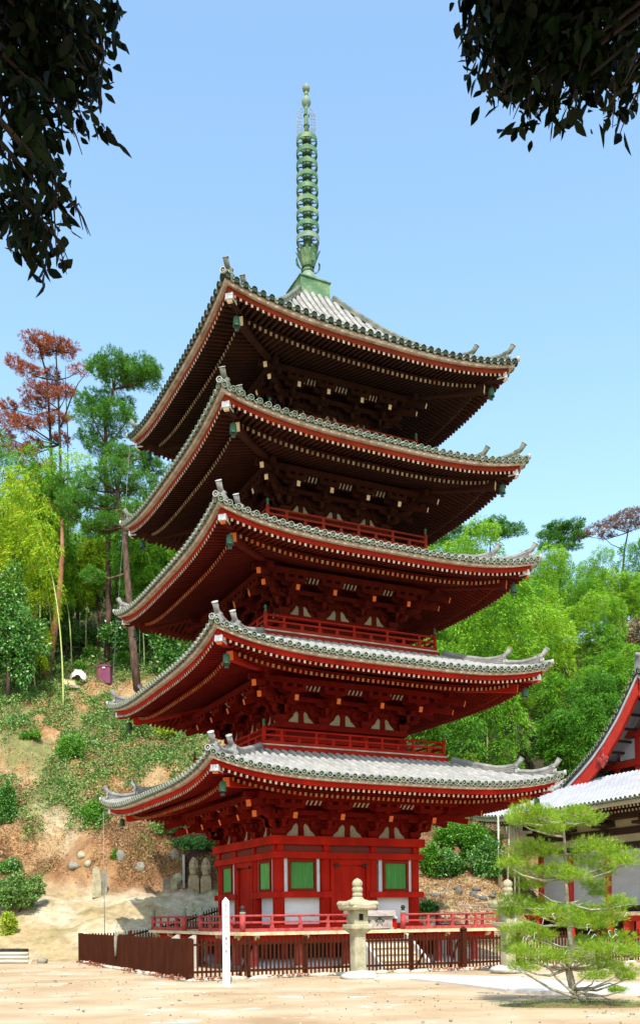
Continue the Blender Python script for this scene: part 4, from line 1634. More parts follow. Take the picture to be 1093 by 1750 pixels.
# --- pines
def pine(label, base, trunk, pads, m, bark, seed, rad=.28, tuftn=8, needle=.24, cat='pine tree', name='pine_tree', dens=1.0, nw=.026, flat=.75, group=None):
    """trunk: list of world points; pads: (x,y,z,rx,rz) world"""
    rng = np.random.default_rng(seed)
    base = Vector(base)
    t = empty(name, base, 0, label, cat, group)
    tr = MB(bark)
    pts = [Vector(p) - base for p in trunk]
    n = len(pts)
    tr.tube(pts, [rad * (1 - .82 * k / (n - 1)) for k in range(n)], 10)
    limbs = MB(bark)
    P, D = [], []
    for (x, y, z, rx, rz) in pads:
        c = Vector((x, y, z)) - base
        # limb from the nearest lower trunk point
        best = min(range(n), key=lambda k: abs(pts[k].z - (c.z - .9)) + .3 * (Vector((pts[k].x, pts[k].y, 0)) - Vector((c.x, c.y, 0))).length)
        a = pts[best]
        mid = (a + c) / 2 + Vector((0, 0, -.15 * (a - c).length + .1))
        r0 = max(.03, rad * .30)
        limbs.tube([a, mid, c - Vector((0, 0, rz * .4)), c], [r0, r0 * .7, r0 * .45, .012], 6)
        for j in range(7):
            e = c + Vector((rng.uniform(-.85, .85) * rx, rng.uniform(-.85, .85) * rx, rng.uniform(-.4, .3) * rz))
            limbs.tube([c - Vector((0, 0, rz * .4)), (c + e) / 2, e], [r0 * .4, r0 * .25, .008], 4)
        k = int(330 * rx * rx * dens)
        v = unit(rng.normal(size=(k, 3)))
        r = .45 + .6 * rng.uniform(0, 1, (k, 1)) ** .6
        r *= 1 + .25 * np.sin(4 * v[:, :1] + rx * 9) + .18 * np.sin(7 * v[:, 1:2] + rz * 5)
        p = np.array(c) + v * r * np.array([rx, rx * .9, rz])
        P.append(p)
        d = v * [1, 1, .5] + [0, 0, .55]
        D.append(d)
    P, D = np.concatenate(P), np.concatenate(D)
    Pk, Dk, Lk, Wk = tufts(P, D, tuftn, needle, nw, .55, rng)
    leaves('needles', Pk, Dk, Lk, Wk, m, t, seed)
    tr.build('trunk', t)
    limbs.build('branch', t)
    return t


def padspx(lst, dist, seed):
    """pads given in photo pixels (x, y, half width, half height) with scatter in depth"""
    r = random.Random(seed)
    out = []
    for (x, y, hw, hh) in lst:
        dd = dist + r.uniform(-1.2, 1.2)
        hw, hh = hw * 1.05, hh * .86
        p = at(x, y, dd)
        out.append((p.x, p.y, p.z, hw * dd / FPX, hh * dd / FPX))
    return out


D = 68
b0 = on_terrain(186, 0, D)
tr = [b0 - Vector((0, 0, .5))] + [at(x, y, D) for x, y in ((186, 1050), (185, 950), (184, 880), (181, 800), (181, 760), (180, 720), (187, 690), (194, 665), (198, 640), (194, 618))]
pine('tall green pine with layered crown standing behind the lone dark trunk', b0, tr, padspx([(190, 620, 34, 12), (165, 628, 20, 12), (232, 625, 30, 12), (258, 632, 20, 14), (205, 645, 40, 14), (240, 650, 30, 12), (150, 690, 24, 14), (170, 680, 26, 12), (195, 705, 34, 12), (160, 712, 30, 12), (215, 690, 16, 9), (150, 745, 20, 13), (185, 740, 26, 12), (218, 715, 18, 10), (165, 765, 22, 12), (205, 775, 26, 12), (240, 640, 26, 10)], D, 1), M['lf_pine'], M['bark'], 51, .22)
D = 60
b0 = on_terrain(240, 0, D)
tr = [b0 - Vector((0, 0, .4))] + [at(x, y, D) for x, y in ((228, 1110), (223, 1050), (217, 980), (212, 900), (205, 868), (200, 840), (206, 810), (215, 790), (225, 775))]
pine('pine with a bare dark trunk leaning up beside the pagoda roofs', b0, tr, padspx([(225, 790, 34, 16), (262, 800, 26, 14), (195, 800, 28, 15), (170, 815, 30, 14), (240, 830, 36, 16), (205, 838, 26, 12), (150, 830, 26, 14), (130, 855, 30, 13), (170, 860, 28, 13), (265, 850, 26, 14), (118, 880, 22, 10), (230, 870, 26, 14), (155, 900, 22, 10), (180, 890, 24, 12), (255, 770, 20, 12), (165, 905, 26, 12), (200, 770, 22, 12), (160, 985, 24, 12)], D, 2), M['lf_pine'], M['bark'], 52, .27)
D = 74
b0 = on_terrain(104, 0, D)
tr = [b0 - Vector((0, 0, .5))] + [at(x, y, D) for x, y in ((106, 1000), (104, 900), (104, 820), (103, 760), (101, 700), (98, 650), (96, 600), (92, 565))]
tt = pine('half dead pine with rust brown needles and thin bare stems', b0, tr, padspx([(50, 575, 12, 9), (75, 582, 20, 8), (98, 590, 24, 10), (115, 600, 20, 8), (65, 600, 22, 9), (25, 620, 18, 8), (50, 635, 22, 8), (90, 640, 16, 8), (135, 632, 14, 10), (70, 670, 26, 9), (95, 668, 26, 9), (60, 690, 22, 8), (15, 695, 18, 9), (115, 670, 14, 8), (20, 720, 24, 9), (45, 725, 24, 8), (75, 720, 18, 8), (10, 745, 18, 8), (100, 715, 20, 8), (60, 760, 20, 7), (15, 770, 26, 7), (50, 772, 18, 6), (50, 800, 20, 8), (80, 800, 18, 8), (60, 820, 20, 8), (30, 830, 20, 8), (105, 750, 18, 8), (90, 825, 14, 6)], D, 3), M['lf_dead'], M['barkdark'], 53, .17, tuftn=5, dens=1.0, nw=.034, needle=.26)
ex = MB(M['barkdark'])
for (pp, r_) in ((((92, 1000), (94, 850), (88, 780), (84, 700), (80, 640), (66, 590), (48, 562)), .15), (((116, 960), (116, 820), (116, 740), (112, 660), (112, 625)), .07), (((104, 730), (122, 680), (134, 655), (150, 635)), .07), (((98, 760), (60, 735), (20, 715), (0, 705)), .07), (((98, 800), (60, 790), (0, 775)), .06)):
    ps = [at(x, y, D + .4) - b0 for x, y in pp]
    ex.tube(ps, [r_ * (1 - .75 * k / (len(ps) - 1)) for k in range(len(ps))], 7)
ex.build('side_stem', tt)
D = 64
b0 = on_terrain(82, 0, D)
tr = [b0 - Vector((0, 0, .4))] + [at(x, y, D) for x, y in ((88, 1110), (98, 1050), (104, 990), (107, 940), (106, 880), (104, 840))]
pine('leaning red barked pine trunk half hidden by bamboo leaves', b0, tr, padspx([(100, 840, 22, 10), (125, 860, 20, 10), (80, 850, 20, 9), (110, 820, 18, 8)], D, 4), M['lf_pine'], M['barkred'], 54, .30)
# right-hand skyline pines
for (lab, base, tp, pads, m_, D, sd_) in (
    ('small umbrella shaped pine on the skyline just behind the roofs', (760, 980), ((762, 950), (766, 930), (768, 905)), [(745, 925, 16, 6), (768, 905, 20, 6), (790, 912, 14, 5), (760, 925, 22, 6), (785, 930, 14, 6), (735, 940, 12, 6)], 'lf_pine', 112, 61),
    ('spreading flat topped pine standing clear on the skyline', (836, 985), ((836, 950), (838, 925), (842, 905)), [(820, 900, 14, 4), (845, 893, 18, 4), (868, 900, 14, 4), (835, 908, 22, 4), (872, 910, 14, 4), (812, 912, 12, 4), (852, 915, 14, 4)], 'lf_pine', 114, 62),
    ('dense rounded pine on the skyline beside the brown tree', (955, 1000), ((957, 965), (960, 935), (965, 910)), [(950, 900, 18, 5), (975, 898, 18, 5), (960, 912, 24, 6), (940, 915, 14, 6), (985, 915, 12, 6), (955, 928, 22, 7), (935, 935, 12, 6), (970, 935, 14, 6)], 'lf_pine', 110, 63),
    ('dead brown pine with wiry bare limbs on the skyline', (1062, 990), ((1066, 940), (1072, 910), (1080, 885)), [(1060, 885, 18, 6), (1085, 875, 16, 6), (1045, 895, 16, 6), (1070, 900, 16, 5), (1025, 905, 14, 5), (1005, 915, 12, 4), (1090, 890, 12, 6), (1040, 915, 12, 5)], 'lf_dead', 108, 64)):
    b0 = at(*base, D)
    b0.z = float(terrain(b0.x, D)) - .3
    pine(lab, b0, [b0] + [at(x, y, D) for x, y in base and (base,) + tp], padspx([(x_ + (x_ - base[0]) * .15, y_, w_ * 1.2, h_ * .8) for (x_, y_, w_, h_) in pads], D, sd_), M[m_] if m_ == 'lf_pine' else M['lf_deadgrey'], M['barkdark'], sd_, .18, dens=.5 if m_ == 'lf_pine' else .35, tuftn=6, needle=.34, nw=.045)


# broadleaf masses and shrubs
def tree_px(name, label, cat, x, y, dist, w, h, n, m, seed, L=.3, Wd=.17, group=None, base=None, droop=.15, sink=0):
    """crown centred on a pixel; w,h half sizes in pixels"""
    if name in ('bush', 'shrub') or sink:
        dist = hit(x, y + h * .8)
    c = at(x, y, dist)
    gz = float(terrain(c.x, dist))
    rx, rz = w * dist / FPX, h * dist / FPX
    rng = np.random.default_rng(seed)
    t = empty(name, (c.x, c.y, gz), 0, label, cat, group)
    cl = []
    cz = c.z - gz
    for k in range(9):
        v = ball(1, rng)[0]
        s_ = rng.uniform(.38, .55)
        cl.append((v[0] * rx * .7, v[1] * rx * .5, cz + v[2] * rz * .7, rx * s_, rx * s_ * .8, rz * s_))
    P, D_ = crown_leaves(cl, n, rng, .45, droop)
    P[:, 2] = np.maximum(P[:, 2], .02)
    leaves('crown', P, D_, L * rng.uniform(.6, 1.3, n), Wd * rng.uniform(.7, 1.2, n), m, t, seed)
    tb = MB(M['bark'])
    tb.tube([(0, 0, -.3), (.1, 0, cz * .5), (0, .1, cz)], [max(.05, rx * .07), max(.04, rx * .05), .02], 7)
    for q_ in cl[:5]:
        tb.tube([(.05, 0, max(.1, cz * .45)), (q_[0] * .5, q_[1] * .5, (cz + q_[2]) * .5), q_[:3]], [rx * .03 + .01, rx * .02 + .01, .01], 5)
    tb.build('trunk', t)
    return t


tree_px('broadleaf_tree', 'tall glossy dark broadleaf tree in front of the bamboo at the slope edge', 'tree', 12, 1060, 57, 60, 112, 17000, M['lf_broad'], 71, .20, .11)
tree_px('broadleaf_tree', 'dark spreading shrub tree below the glossy one on the slope edge', 'tree', 42, 1130, 56, 50, 58, 12000, M['lf_broad'], 72, .17, .09, sink=1)
tree_px('broadleaf_tree', 'broadleaf tree under the bamboo behind the red barked trunk', 'tree', 130, 980, 72, 48, 60, 4200, M['lf_shrub'], 73, .3, .15)
tree_px('broadleaf_tree', 'mid green tree crowded against the bare dark pine trunk', 'tree', 262, 960, 68, 50, 60, 5200, M['lf_shrub'], 74, .3, .15)
tree_px('broadleaf_tree', 'bright green tree between the bamboo and the dark trunk', 'tree', 165, 950, 70, 30, 36, 2600, M['lf_yellow'], 75, .3, .15)
tree_px('broadleaf_tree', 'dark bushy tree behind the eaves of the second roof', 'tree', 290, 1100, 62, 42, 50, 4800, M['lf_broad'], 76, .24, .14)
tree_px('shrub', 'orange brown shrub among bamboo culms', 'shrub', 152, 985, 66, 16, 7, 700, M['lf_dead'], 77, .25, .1)
tree_px('shrub', 'bushy weeds beside the purple cabinet', 'shrub', 155, 1120, 63.2, 16, 16, 1100, M['lf_shrub'], 78, .18, .1)
tree_px('shrub', 'low weeds at the foot of the dark pine trunk', 'shrub', 208, 1130, 63, 16, 14, 900, M['lf_shrub'], 79, .18, .1)
tree_px('shrub', 'twiggy weeds in front of the tan board', 'shrub', 138, 1138, 60.6, 12, 10, 600, M['lf_shrub'], 80, .16, .09)
for (lab, x, y, D_, w, h, n_, m_, sd_) in (
    ('isolated bright green bush on the bare orange bank', 156, 1388, 47.0, 24, 26, 2600, 'lf_shrub', 81),
    ('round clipped green hedge mound at the foot of the bank', 32, 1528, 42.5, 46, 38, 9000, 'lf_ivy', 82),
    ('dark leafed shrub above the clipped mound', 8, 1372, 48.5, 22, 46, 3600, 'lf_broad', 83),
    ('small shrub with dark glossy leaves over the clipped mound', 16, 1478, 45.0, 22, 18, 1700, 'lf_broad', 84),
    ('ivy bush hanging over the statue niche', 342, 1441, 45.2, 50, 19, 5200, 'lf_broad', 85),
    ('leafy creeper beside the niche under the eaves', 285, 1415, 47.5, 34, 15, 2200, 'lf_ivy', 86),
    ('green bush in the middle of the ivy slope', 118, 1278, 52.5, 26, 28, 2600, 'lf_shrub', 87),
    ('dark bush on the ivy slope beside the eaves', 228, 1245, 53.5, 26, 20, 2200, 'lf_ivy', 88),
    ('pale yellow flowering bush under the second roof corner', 278, 1250, 53.5, 26, 16, 1800, 'lf_shrubyel', 89),
    ('small bush high on the ivy slope', 195, 1205, 56.0, 18, 13, 1200, 'lf_ivy', 90),
    ('thin weeds on the cliff beside the cable', 196, 1462, 45.3, 10, 9, 500, 'lf_shrub', 91),
    ('weed tuft over the stone tablets', 55, 1255, 52, 20, 13, 1200, 'lf_shrub', 92),
    ('straggly yellow weeds behind the log edging', 12, 1580, 39.6, 18, 22, 900, 'lf_shrubyel', 93)):
    tree_px('bush', lab, 'bush', x, y, D_, w, h, int(n_ * 1.8), M[m_], sd_, .11, .06)
for k, (x, y, w_, h_) in enumerate(((60, 1110, 34, 24), (112, 1078, 30, 22), (150, 1092, 26, 20), (205, 1085, 30, 26), (250, 1090, 34, 30), (300, 1110, 40, 30), (262, 1140, 26, 18), (215, 1060, 36, 24), (90, 1060, 36, 26))):
    tree_px('undergrowth_tree', 'dark bushy evergreen in the shade of the bamboo grove', 'tree', x, y, 68 + k % 3 * 2, w_, h_, 2600, M['lf_broad'], 400 + k, .22, .11, group='dark evergreens under the grove')
# behind the pagoda, on the right
for (lab, x, y, D_, w, h, n_, m_, sd_) in (
    ('leafy green shrub growing against the red corner column', 728, 1470, 47.5, 22, 34, 2800, 'lf_shrub', 201),
    ('big domed green bush under the lowest eaves', 790, 1440, 52.0, 56, 40, 9000, 'lf_shrub', 202),
    ('dark ragged bush below the domed bush', 756, 1478, 50.0, 44, 26, 4600, 'lf_broad', 203),
    ('low dark bush at the foot of the back wall', 730, 1553, 40.5, 15, 14, 1500, 'lf_broad', 204),
    ('narrow green bush beside the bamboo poles', 832, 1470, 50.5, 34, 34, 3800, 'lf_broad', 205),
    ('yellow green shrub overhanging the second balcony', 740, 1300, 57.5, 44, 32, 6200, 'lf_shrubyel', 206),
    ('yellow tinted shrub behind the second storey railing', 790, 1312, 58.5, 36, 24, 4200, 'lf_shrubyel', 207),
    ('brown leafed bush high at the edge of the bamboo', 1075, 1085, 92, 40, 60, 5200, 'lf_brown', 208),
    ('dry brown bush between bamboo plumes behind the hall gable', 1030, 1175, 84, 26, 36, 2600, 'lf_brown', 209),
    ('reddish bare shrub among the bamboo near the eaves', 900, 1290, 62, 14, 16, 700, 'lf_brown', 210),
    ('pale flowering shrub below the third roof corner', 872, 1018, 90, 20, 20, 1500, 'lf_brown', 211)):
    tree_px('bush', lab, 'bush', x, y, D_, w, h, int(n_ * 1.9), M[m_], sd_, .14 if D_ < 60 else .24, .07 if D_ < 60 else .11)
# bare pale culms standing between the bank and the hall
for k, (x, y0_, y1_, dd) in enumerate(((852, 1400, 1516, 49.5), (866, 1400, 1540, 50.0), (879, 1400, 1520, 50.5), (886, 1398, 1510, 51), (640 + 226, 1500, 1512, 49))):
    if k == 4: continue
    p0, p1 = at(x, y1_, dd), at(x + (6 if k == 1 else -2), y0_ - 40, dd)
    p0.z = float(terrain(p0.x, dd)) - .1
    mb = MB(M['culmpale'])
    mb.tube([p0, (p0 + p1) / 2, p1], [.055, .05, .035], 8)
    for j in range(8):
        pz = p0 + (p1 - p0) * j / 8
        mb.lathe([(.05, -.012), (.062, 0), (.05, .012)], pz, 8)
    o = mb.build('bamboo_culm')
    tag(o, 'bare pale bamboo culm standing behind the hall corner', 'bamboo', 'bare bamboo culms by the hall')
# grey stones and a driftwood branch on the straw bank
rk = random.Random(9)
for k in range(15):
    x = 742 + k * 10.5 + rk.uniform(-4, 4)
    if k in (5, 6): x += 12
    y = 1514 + rk.uniform(-6, 8) + (6 if k > 9 else 0)
    p = on_terrain(x, 0, 47.2 + rk.uniform(-.6, .8))
    s_ = rk.uniform(.09, .20)
    mb = MB(M['rockdark'])
    mb.blob((0, 0, 0), (s_ * 1.3, s_, s_ * .75), 300 + k, .18, 9)
    o = mb.build('rock', None, p + Vector((0, 0, s_ * .35)))
    tag(o, 'grey rock lying in the straw on the bank', 'rock', 'grey rocks on the straw bank')
p = on_terrain(757, 0, 45.6)
mb = MB(M['twig'])
mb.tube([p + Vector((-.15, 0, .02)), p + Vector((.0, 0, .35)), p + Vector((.22, .05, .62)), p + Vector((.30, .1, .95))], [.05, .045, .035, .015], 6)
mb.tube([p + Vector((.1, 0, .5)), p + Vector((-.15, 0, .75))], [.03, .01], 5)
o = mb.build('dead_branch'); tag(o, 'grey forked dead branch lying on the straw bank', 'branch')
for k in range(6):
    p = on_terrain(770 + k * 22, 0, 44.5 + (k % 3) * .7)
    mb = MB(M['twig'])
    a = rk.uniform(-.6, .6)
    mb.tube([p + Vector((-.8 * math.cos(a), .2, .18)), p + Vector((0, 0, .14)), p + Vector((.9 * math.cos(a), -.3, .10))], [.015, .03, .02], 5)
    o = mb.build('dead_branch'); tag(o, 'thin dead stick lying flat on the straw bank', 'branch', 'sticks on the straw bank')
# pile of brushwood
rng = np.random.default_rng(77)
p = on_terrain(798, 0, 40.6)
n = 900
Pb = np.array(p) + ball(n, rng) * [1.9, .6, .32] + [0, 0, .22]
Db = rng.normal(size=(n, 3)) * [1, .6, .25]
o = leaves('brushwood_pile', Pb, Db, rng.uniform(.4, .9, n), .022, M['lf_brown'], None, 5)
tag(o, 'low pile of reddish brushwood behind the veranda railing', 'brushwood')

# ================================================================== HALL AT THE RIGHT
HO = Vector((11.78, 51.2, 0))
hall = empty('temple_hall', HO, YAW, 'white walled temple hall with red posts and a silvery tiled gable roof', 'temple hall')
# local x runs away from the visible wall, local -y runs along it toward the camera
HL, HD = 12.7, 12.0
OV = 2.6
SZ = [0, 1, 2, 3, 3.7, 4.4, 5, 5.8, 6.6, 7.6, 8.6, 8.95]
ZZ = [6.62, 7.02, 7.45, 7.98, 8.42, 8.84, 9.20, 9.74, 10.40, 11.42, 12.75, 13.25]


def hz_(s, a=None, L=None, e=0):
    return float(np.interp(s, SZ, ZZ))


def hrise(t, s):
    return .42 * min(1.1, abs(t)) ** 5 * max(0, 1 - s / 3.7) ** .7


def hroof():
    V, F = [], []
    def addsheet(Lhalf, centre, limf, smax, place):
        cols, cent = tile_cols(-Lhalf, Lhalf, .285, limf)
        v, f = tile_sheet(cols, 0, smax, None, place, .32)
        o = len(V)
        V.extend(v)
        F.extend([tuple(i + o for i in q_) for q_ in f])
        return cent
    Lh = HL / 2 + OV                     # 8.95
    Dh = HD / 2 + OV                     # 8.6
    cy = -HL / 2
    cx = HD / 2
    # gable-side skirts (local x = -OV and x = HD+OV)
    for sg in (-1, 1):
        c1 = addsheet(Lh, 0, lambda a: min(3.72, Lh - abs(a)), 3.72,
                      lambda a, s: (cx + sg * (Dh - s), cy + (a if sg < 0 else -a), hz_(s) + hrise(a / Lh, s)))
        if sg < 0: ca = c1
    # long slopes
    for sg in (-1, 1):
        c2 = addsheet(Dh, 0, lambda a: (Dh - abs(a)) if Dh - abs(a) < 3.35 else 8.95, 8.95,
                      lambda a, s: (cx + (a if sg < 0 else -a), cy + sg * (Lh - s), hz_(s) + hrise(a / Dh, s)))
    r = np_mesh('roof', np.array(V), np.array(F), M['halltile'], hall)
    te = MB([M['tilerim'], M['tileface'], M['tile_dark']])
    for c in ca:
        z = 6.62 + hrise(c / Lh, 0) + .012
        gatou(te, (-OV - .02, cy + c, z), (-1, 0, 0), 0, 1, .085)
    for c in ca[:-1]:
        z = 6.62 + hrise((c + .14) / Lh, 0)
        te.box(-OV - .02, -OV + .05, cy + c + .07, cy + c + .215, z - .10, z - .02, 2)
    # tile ends climbing the gable edge
    for sg in (-1, 1):
        s = 3.5
        while s < 8.9:
            y = cy + sg * (Lh - s)
            gatou(te, (cx - Dh + 3.22, y, hz_(s) + .04), (-1, 0, .0), 0, 1, .105)
            s += .24
    te.build('eave_tile_edging', r)
    # ridges
    for sg in (-1, 1):
        rd = MB([M['tile'], M['tilecap']])
        pts = []
        for k in range(12):
            s = .25 + 3.3 * k / 11
            pts.append((cx - Dh + s, cy + sg * (Lh - s), hz_(s) + hrise(1 - s / Lh, s) + .16))
        rd.tube(pts, .15, 8)
        rd.tube([(p[0], p[1], p[2] + .17) for p in pts], .08, 8)
        rd.build('hip_ridge', r)
        # ridge down the gable edge
        pts = []
        for k in range(14):
            s = 3.75 + 5.1 * k / 13
            pts.append((cx - Dh + 3.62, cy + sg * (Lh - s), hz_(s) + .16))
        pass
    rd = MB([M['tile'], M['tilecap']])
    rd.box(cx - Dh + 3.3, cx + Dh - 3.3, cy - .22, cy + .22, 13.15, 13.8)
    rd.tube([(cx - Dh + 3.2, cy, 13.85), (cx + Dh - 3.2, cy, 13.85)], .12, 8)
    rd.build('ridge', r)
    # barge boards: pale edge strip above a deep red curved board
    for sg in (-1, 1):
        for (o0, o1, xx0, xx1, mm, nm) in ((-.02, -.18, -.10, .16, 'underlay', 'verge_board'), (-.17, -.33, -.06, .10, 'plaster', 'verge_board'), (-.32, -.98, 0, .12, 'hallred', 'barge_board'), (-.98, -1.07, -.03, .13, 'hallred', 'barge_board')):
            bb = MB(M[mm])
            vs, fs = [], []
            n = 26
            for k in range(n + 1):
                s = 3.45 + 5.55 * k / n
                y = cy + sg * (Lh - s)
                z = hz_(s)
                k2 = 1 if s > 4.3 else .55 + .45 * (s - 3.45) / .85
                for (oo, x) in ((o0, xx0), (o0, xx1), (o1 if o1 > -.4 else o1 * k2, xx1), (o1 if o1 > -.4 else o1 * k2, xx0)):
                    vs.append((cx - Dh + 3.33 + x, y, z + oo * 1.15))
            for k in range(n):
                for e in range(4):
                    a, b_ = k * 4 + e, k * 4 + (e + 1) % 4
                    fs.append((a, b_, b_ + 4, a + 4))
            bb.add(vs, fs)
            bb.build(nm, r)
        # carved pendant
        pd = MB(M['redpink'])
        s = 6.55
        y, z = cy + sg * (Lh - s), 9.1
        x = cx - Dh + 3.26
        for (dy, dz, rr_) in ((-.17, .10, .20), (.17, .10, .20), (0, -.08, .19), (0, .30, .12), (-.30, .16, .11), (.30, .16, .11), (0, -.22, .09)):
            pd.blob((x, y + dy, z + dz), (.05, rr_, rr_), 3, .04, 12)
        pd.box(x - .02, x + .04, y - .07, y + .07, z + .3, z + .75)
        pd.build('gable_pendant', r)
    # gable wall
    gw = MB([M['plaster'], M['hallred'], M['halldark']])
    pl = []
    for k in range(13):
        s = 3.9 + 5.05 * k / 12
        pl.append((cy - (Lh - s), hz_(s) - .5))
    for k in range(12, -1, -1):
        s = 3.9 + 5.05 * k / 12
        pl.append((cy + (Lh - s), hz_(s) - .5))
    xw = cx - Dh + 4.85
    gw.prism(pl, 'x', xw, xw + .1, 2)
    for (y0_, y1_, z0_, z1_) in ((-4.3, -3.2, 8.95, 9.5), (-2.85, -1.75, 9.3, 10.3), (-1.45, -.15, 9.3, 10.3), (.15, 1.45, 9.3, 10.3), (1.75, 2.85, 9.3, 10.3), (-1.4, -.15, 10.8, 11.8), (.15, 1.4, 10.8, 11.8)):
        gw.box(xw - .03, xw - .001, cy + y0_, cy + y1_, z0_, z1_, 0)
    for (z, w) in ((8.9, 4.6), (10.4, 3.0), (11.9, 1.6)):
        gw.box(xw - .14, xw - .003, cy - w, cy + w, z, z + .34, 1)
    for yy in (-3.0, -1.6, 0, 1.6, 3.0):
        top = hz_(Lh - abs(yy)) - .6
        gw.box(xw - .10, xw - .002, cy + yy - .15, cy + yy + .15, 8.6, top, 1)
    for sg in (-1, 1):
        for k in range(9):
            s = 4.4 + k * .5
            y = cy + sg * (Lh - s)
            gw.box(cx - Dh + 3.5, xw, y - .05, y + .05, hz_(s) - .62, hz_(s) - .50, 2)
    gw.build('gable_wall', hall)
    # underside
    ev = MB([M['halldark'], M['capwhite'], M['hallcream']])
    for (k, x0, x1, z0, z1) in ((0, -OV + .08, 0, 6.44, 7.25),):
        pass
    n = 60
    vs, fs = [], []
    for k in range(n + 1):
        t = -1 + 2 * k / n
        for (dx, z) in ((0, 6.42), (2.7, 7.15)):
            vs.append((-OV + .06 + dx, cy + t * (Lh - dx), z + hrise(t, dx)))
    for k in range(n):
        fs.append((2 * k, 2 * k + 1, 2 * k + 3, 2 * k + 2))
    ev.add(vs, fs, 0)
    vs, fs = [], []
    for k in range(n + 1):
        t = -1 + 2 * k / n
        z = hrise(t, 0)
        for (dx, zz) in ((.04, 6.52), (.04, 6.34), (.16, 6.34), (.16, 6.52)):
            vs.append((-OV + dx, cy + t * (Lh - .05), zz + z))
    for k in range(n):
        for e in range(4):
            a, b_ = k * 4 + e, k * 4 + (e + 1) % 4
            fs.append((a, b_, b_ + 4, a + 4))
    ev.add(vs, fs, 2)
    nr = int(2 * (Lh - .3) / .22)
    for row, (dx, zo, L_) in enumerate(((.18, 6.28, .9), (.95, 6.20, 1.8))):
        for k in range(nr + 1):
            y = -(Lh - .35) + k * .22
            if abs(y) > Lh - dx - .1: continue
            L2 = min(L_, Lh - abs(y) - dx)
            z = zo + hrise(y / Lh, dx)
            p1 = Vector((-OV + dx, cy + y, z))
            p0 = Vector((-OV + dx + max(.1, L2), cy + y, z + .25 * L2))
            ev.beam(p0, p1, .10, .11, 0, 1, 1)
    ev.build('soffit', hall)


hroof()
hb = MB([M['hallwall'], M['halldark'], M['hallcream']])
hb.box(.02, HD, -HL, 0, 1.95, 5.35, 0)
hb.box(-.06, HD + .06, -HL - .06, .06, 4.62, 4.95, 1)
hb.box(-.03, HD + .03, -HL - .03, .03, 4.95, 5.32, 2)
hb.box(-.08, HD + .08, -HL - .08, .08, 5.32, 5.66, 1)
hb.box(-.02, HD, -HL, .02, 5.661, 6.05, 2)
hb.box(-.7, HD + .7, -HL - .7, .7, 6.05, 6.35, 1)
hb.box(.5, HD - .5, -HL + .5, -.5, 6.3, 8.0, 1)
hb.box(-.05, HD + .05, -HL - .05, .05, 1.72, 1.96, 1)
hb.build('wall', hall)
kp = None
for t in (0, 2.32, 5.01, 7.7, 10.4, 12.7):
    for x in (0, HD):
        mb = MB([M['hallred'], M['halldark']])
        mb.lathe([(.165, .35), (.165, 4.62)], n=16)
        mb.box(-.45, .12, -.09, .09, 5.45, 5.62, 1)
        mb.box(-.6, .12, -.5, .5, 5.72, 5.86, 1)
        masu(mb, -.3, 0, 5.60, .2, .14, 1)
        for yy in (-.4, 0, .4): masu(mb, -.1, yy, 5.86, .18, .16, 1)
        o = mb.build('column', hall)
        o.location = (x + (-.03 if x == 0 else .03), -t, 0)
        if x: o.rotation_euler = (0, 0, math.pi)
vr = MB([M['stonegrey'], M['deckwood'], M['halldark']])
vr.box(-1.7, HD + 1.7, -HL - 1.7, 1.7, -.3, .38, 0)
vr.box(-1.35, HD + 1.35, -HL - 1.35, 1.35, 1.55, 1.66, 1)
vr.box(0, HD, -HL, 0, .38, 1.72, 2)
vr.build('veranda', hall)
for k, t in enumerate((-1.2, 1.16, 3.7, 6.35, 8.2, 10.9, 13.8)):
    mb = MB(M['hallred'])
    mb.box(-1.27, -1.05, -t - .11, -t + .11, .381, 1.548)
    mb.build('veranda_post', hall)
mb = MB(M['hallred'])
mb.box(-1.25, -1.07, -HL - 1.2, 1.2, 1.36, 1.545)
mb.build('veranda_beam', hall)
# porch step structure nearer the camera, seen at the picture's edge
p = at(1066, 1600, 37.5)
porch = empty('porch', (p.x, p.y, 0), YAW, 'low red porch with a thin board roof at the edge of the yard', 'porch')
mb = MB([M['hallred'], M['deckwood'], M['halldark']])
mb.box(-.15, 5.0, -3.2, .15, 1.50, 1.58, 1)
mb.box(0, 4.9, -3.1, 0, 1.28, 1.498, 0)
mb.build('deck', porch)
for (x, y) in ((.12, -.12), (.12, -2.9), (2.4, -2.9), (4.7, -2.9)):
    mb = MB([M['hallred']])
    mb.box(x - .14, x + .14, y - .14, y + .14, .35, 1.279)
    mb.build('post', porch)
mb = MB([M['stonewhite'], M['stonegrey'], M['halldark']])
mb.box(-.5, 5.4, -3.6, .5, -.2, .22, 0)
mb.box(-.25, 5.2, -3.35, .25, .221, .35, 1)
mb.box(1.2, 4.8, -2.4, -.3, .351, 1.279, 2)
mb.build('base', porch)

# ================================================================== FENCE
FH = 7.0
fence = empty('picket_fence', PC, YAW, 'dark brown picket fence enclosing the pagoda', 'fence')


def fz(x, y):
    w = loc2w(x, y, 0)
    return max(0.0, float(terrain(w.x, w.y, False))) if w.y > 35 and w.x < 6 else 0.0


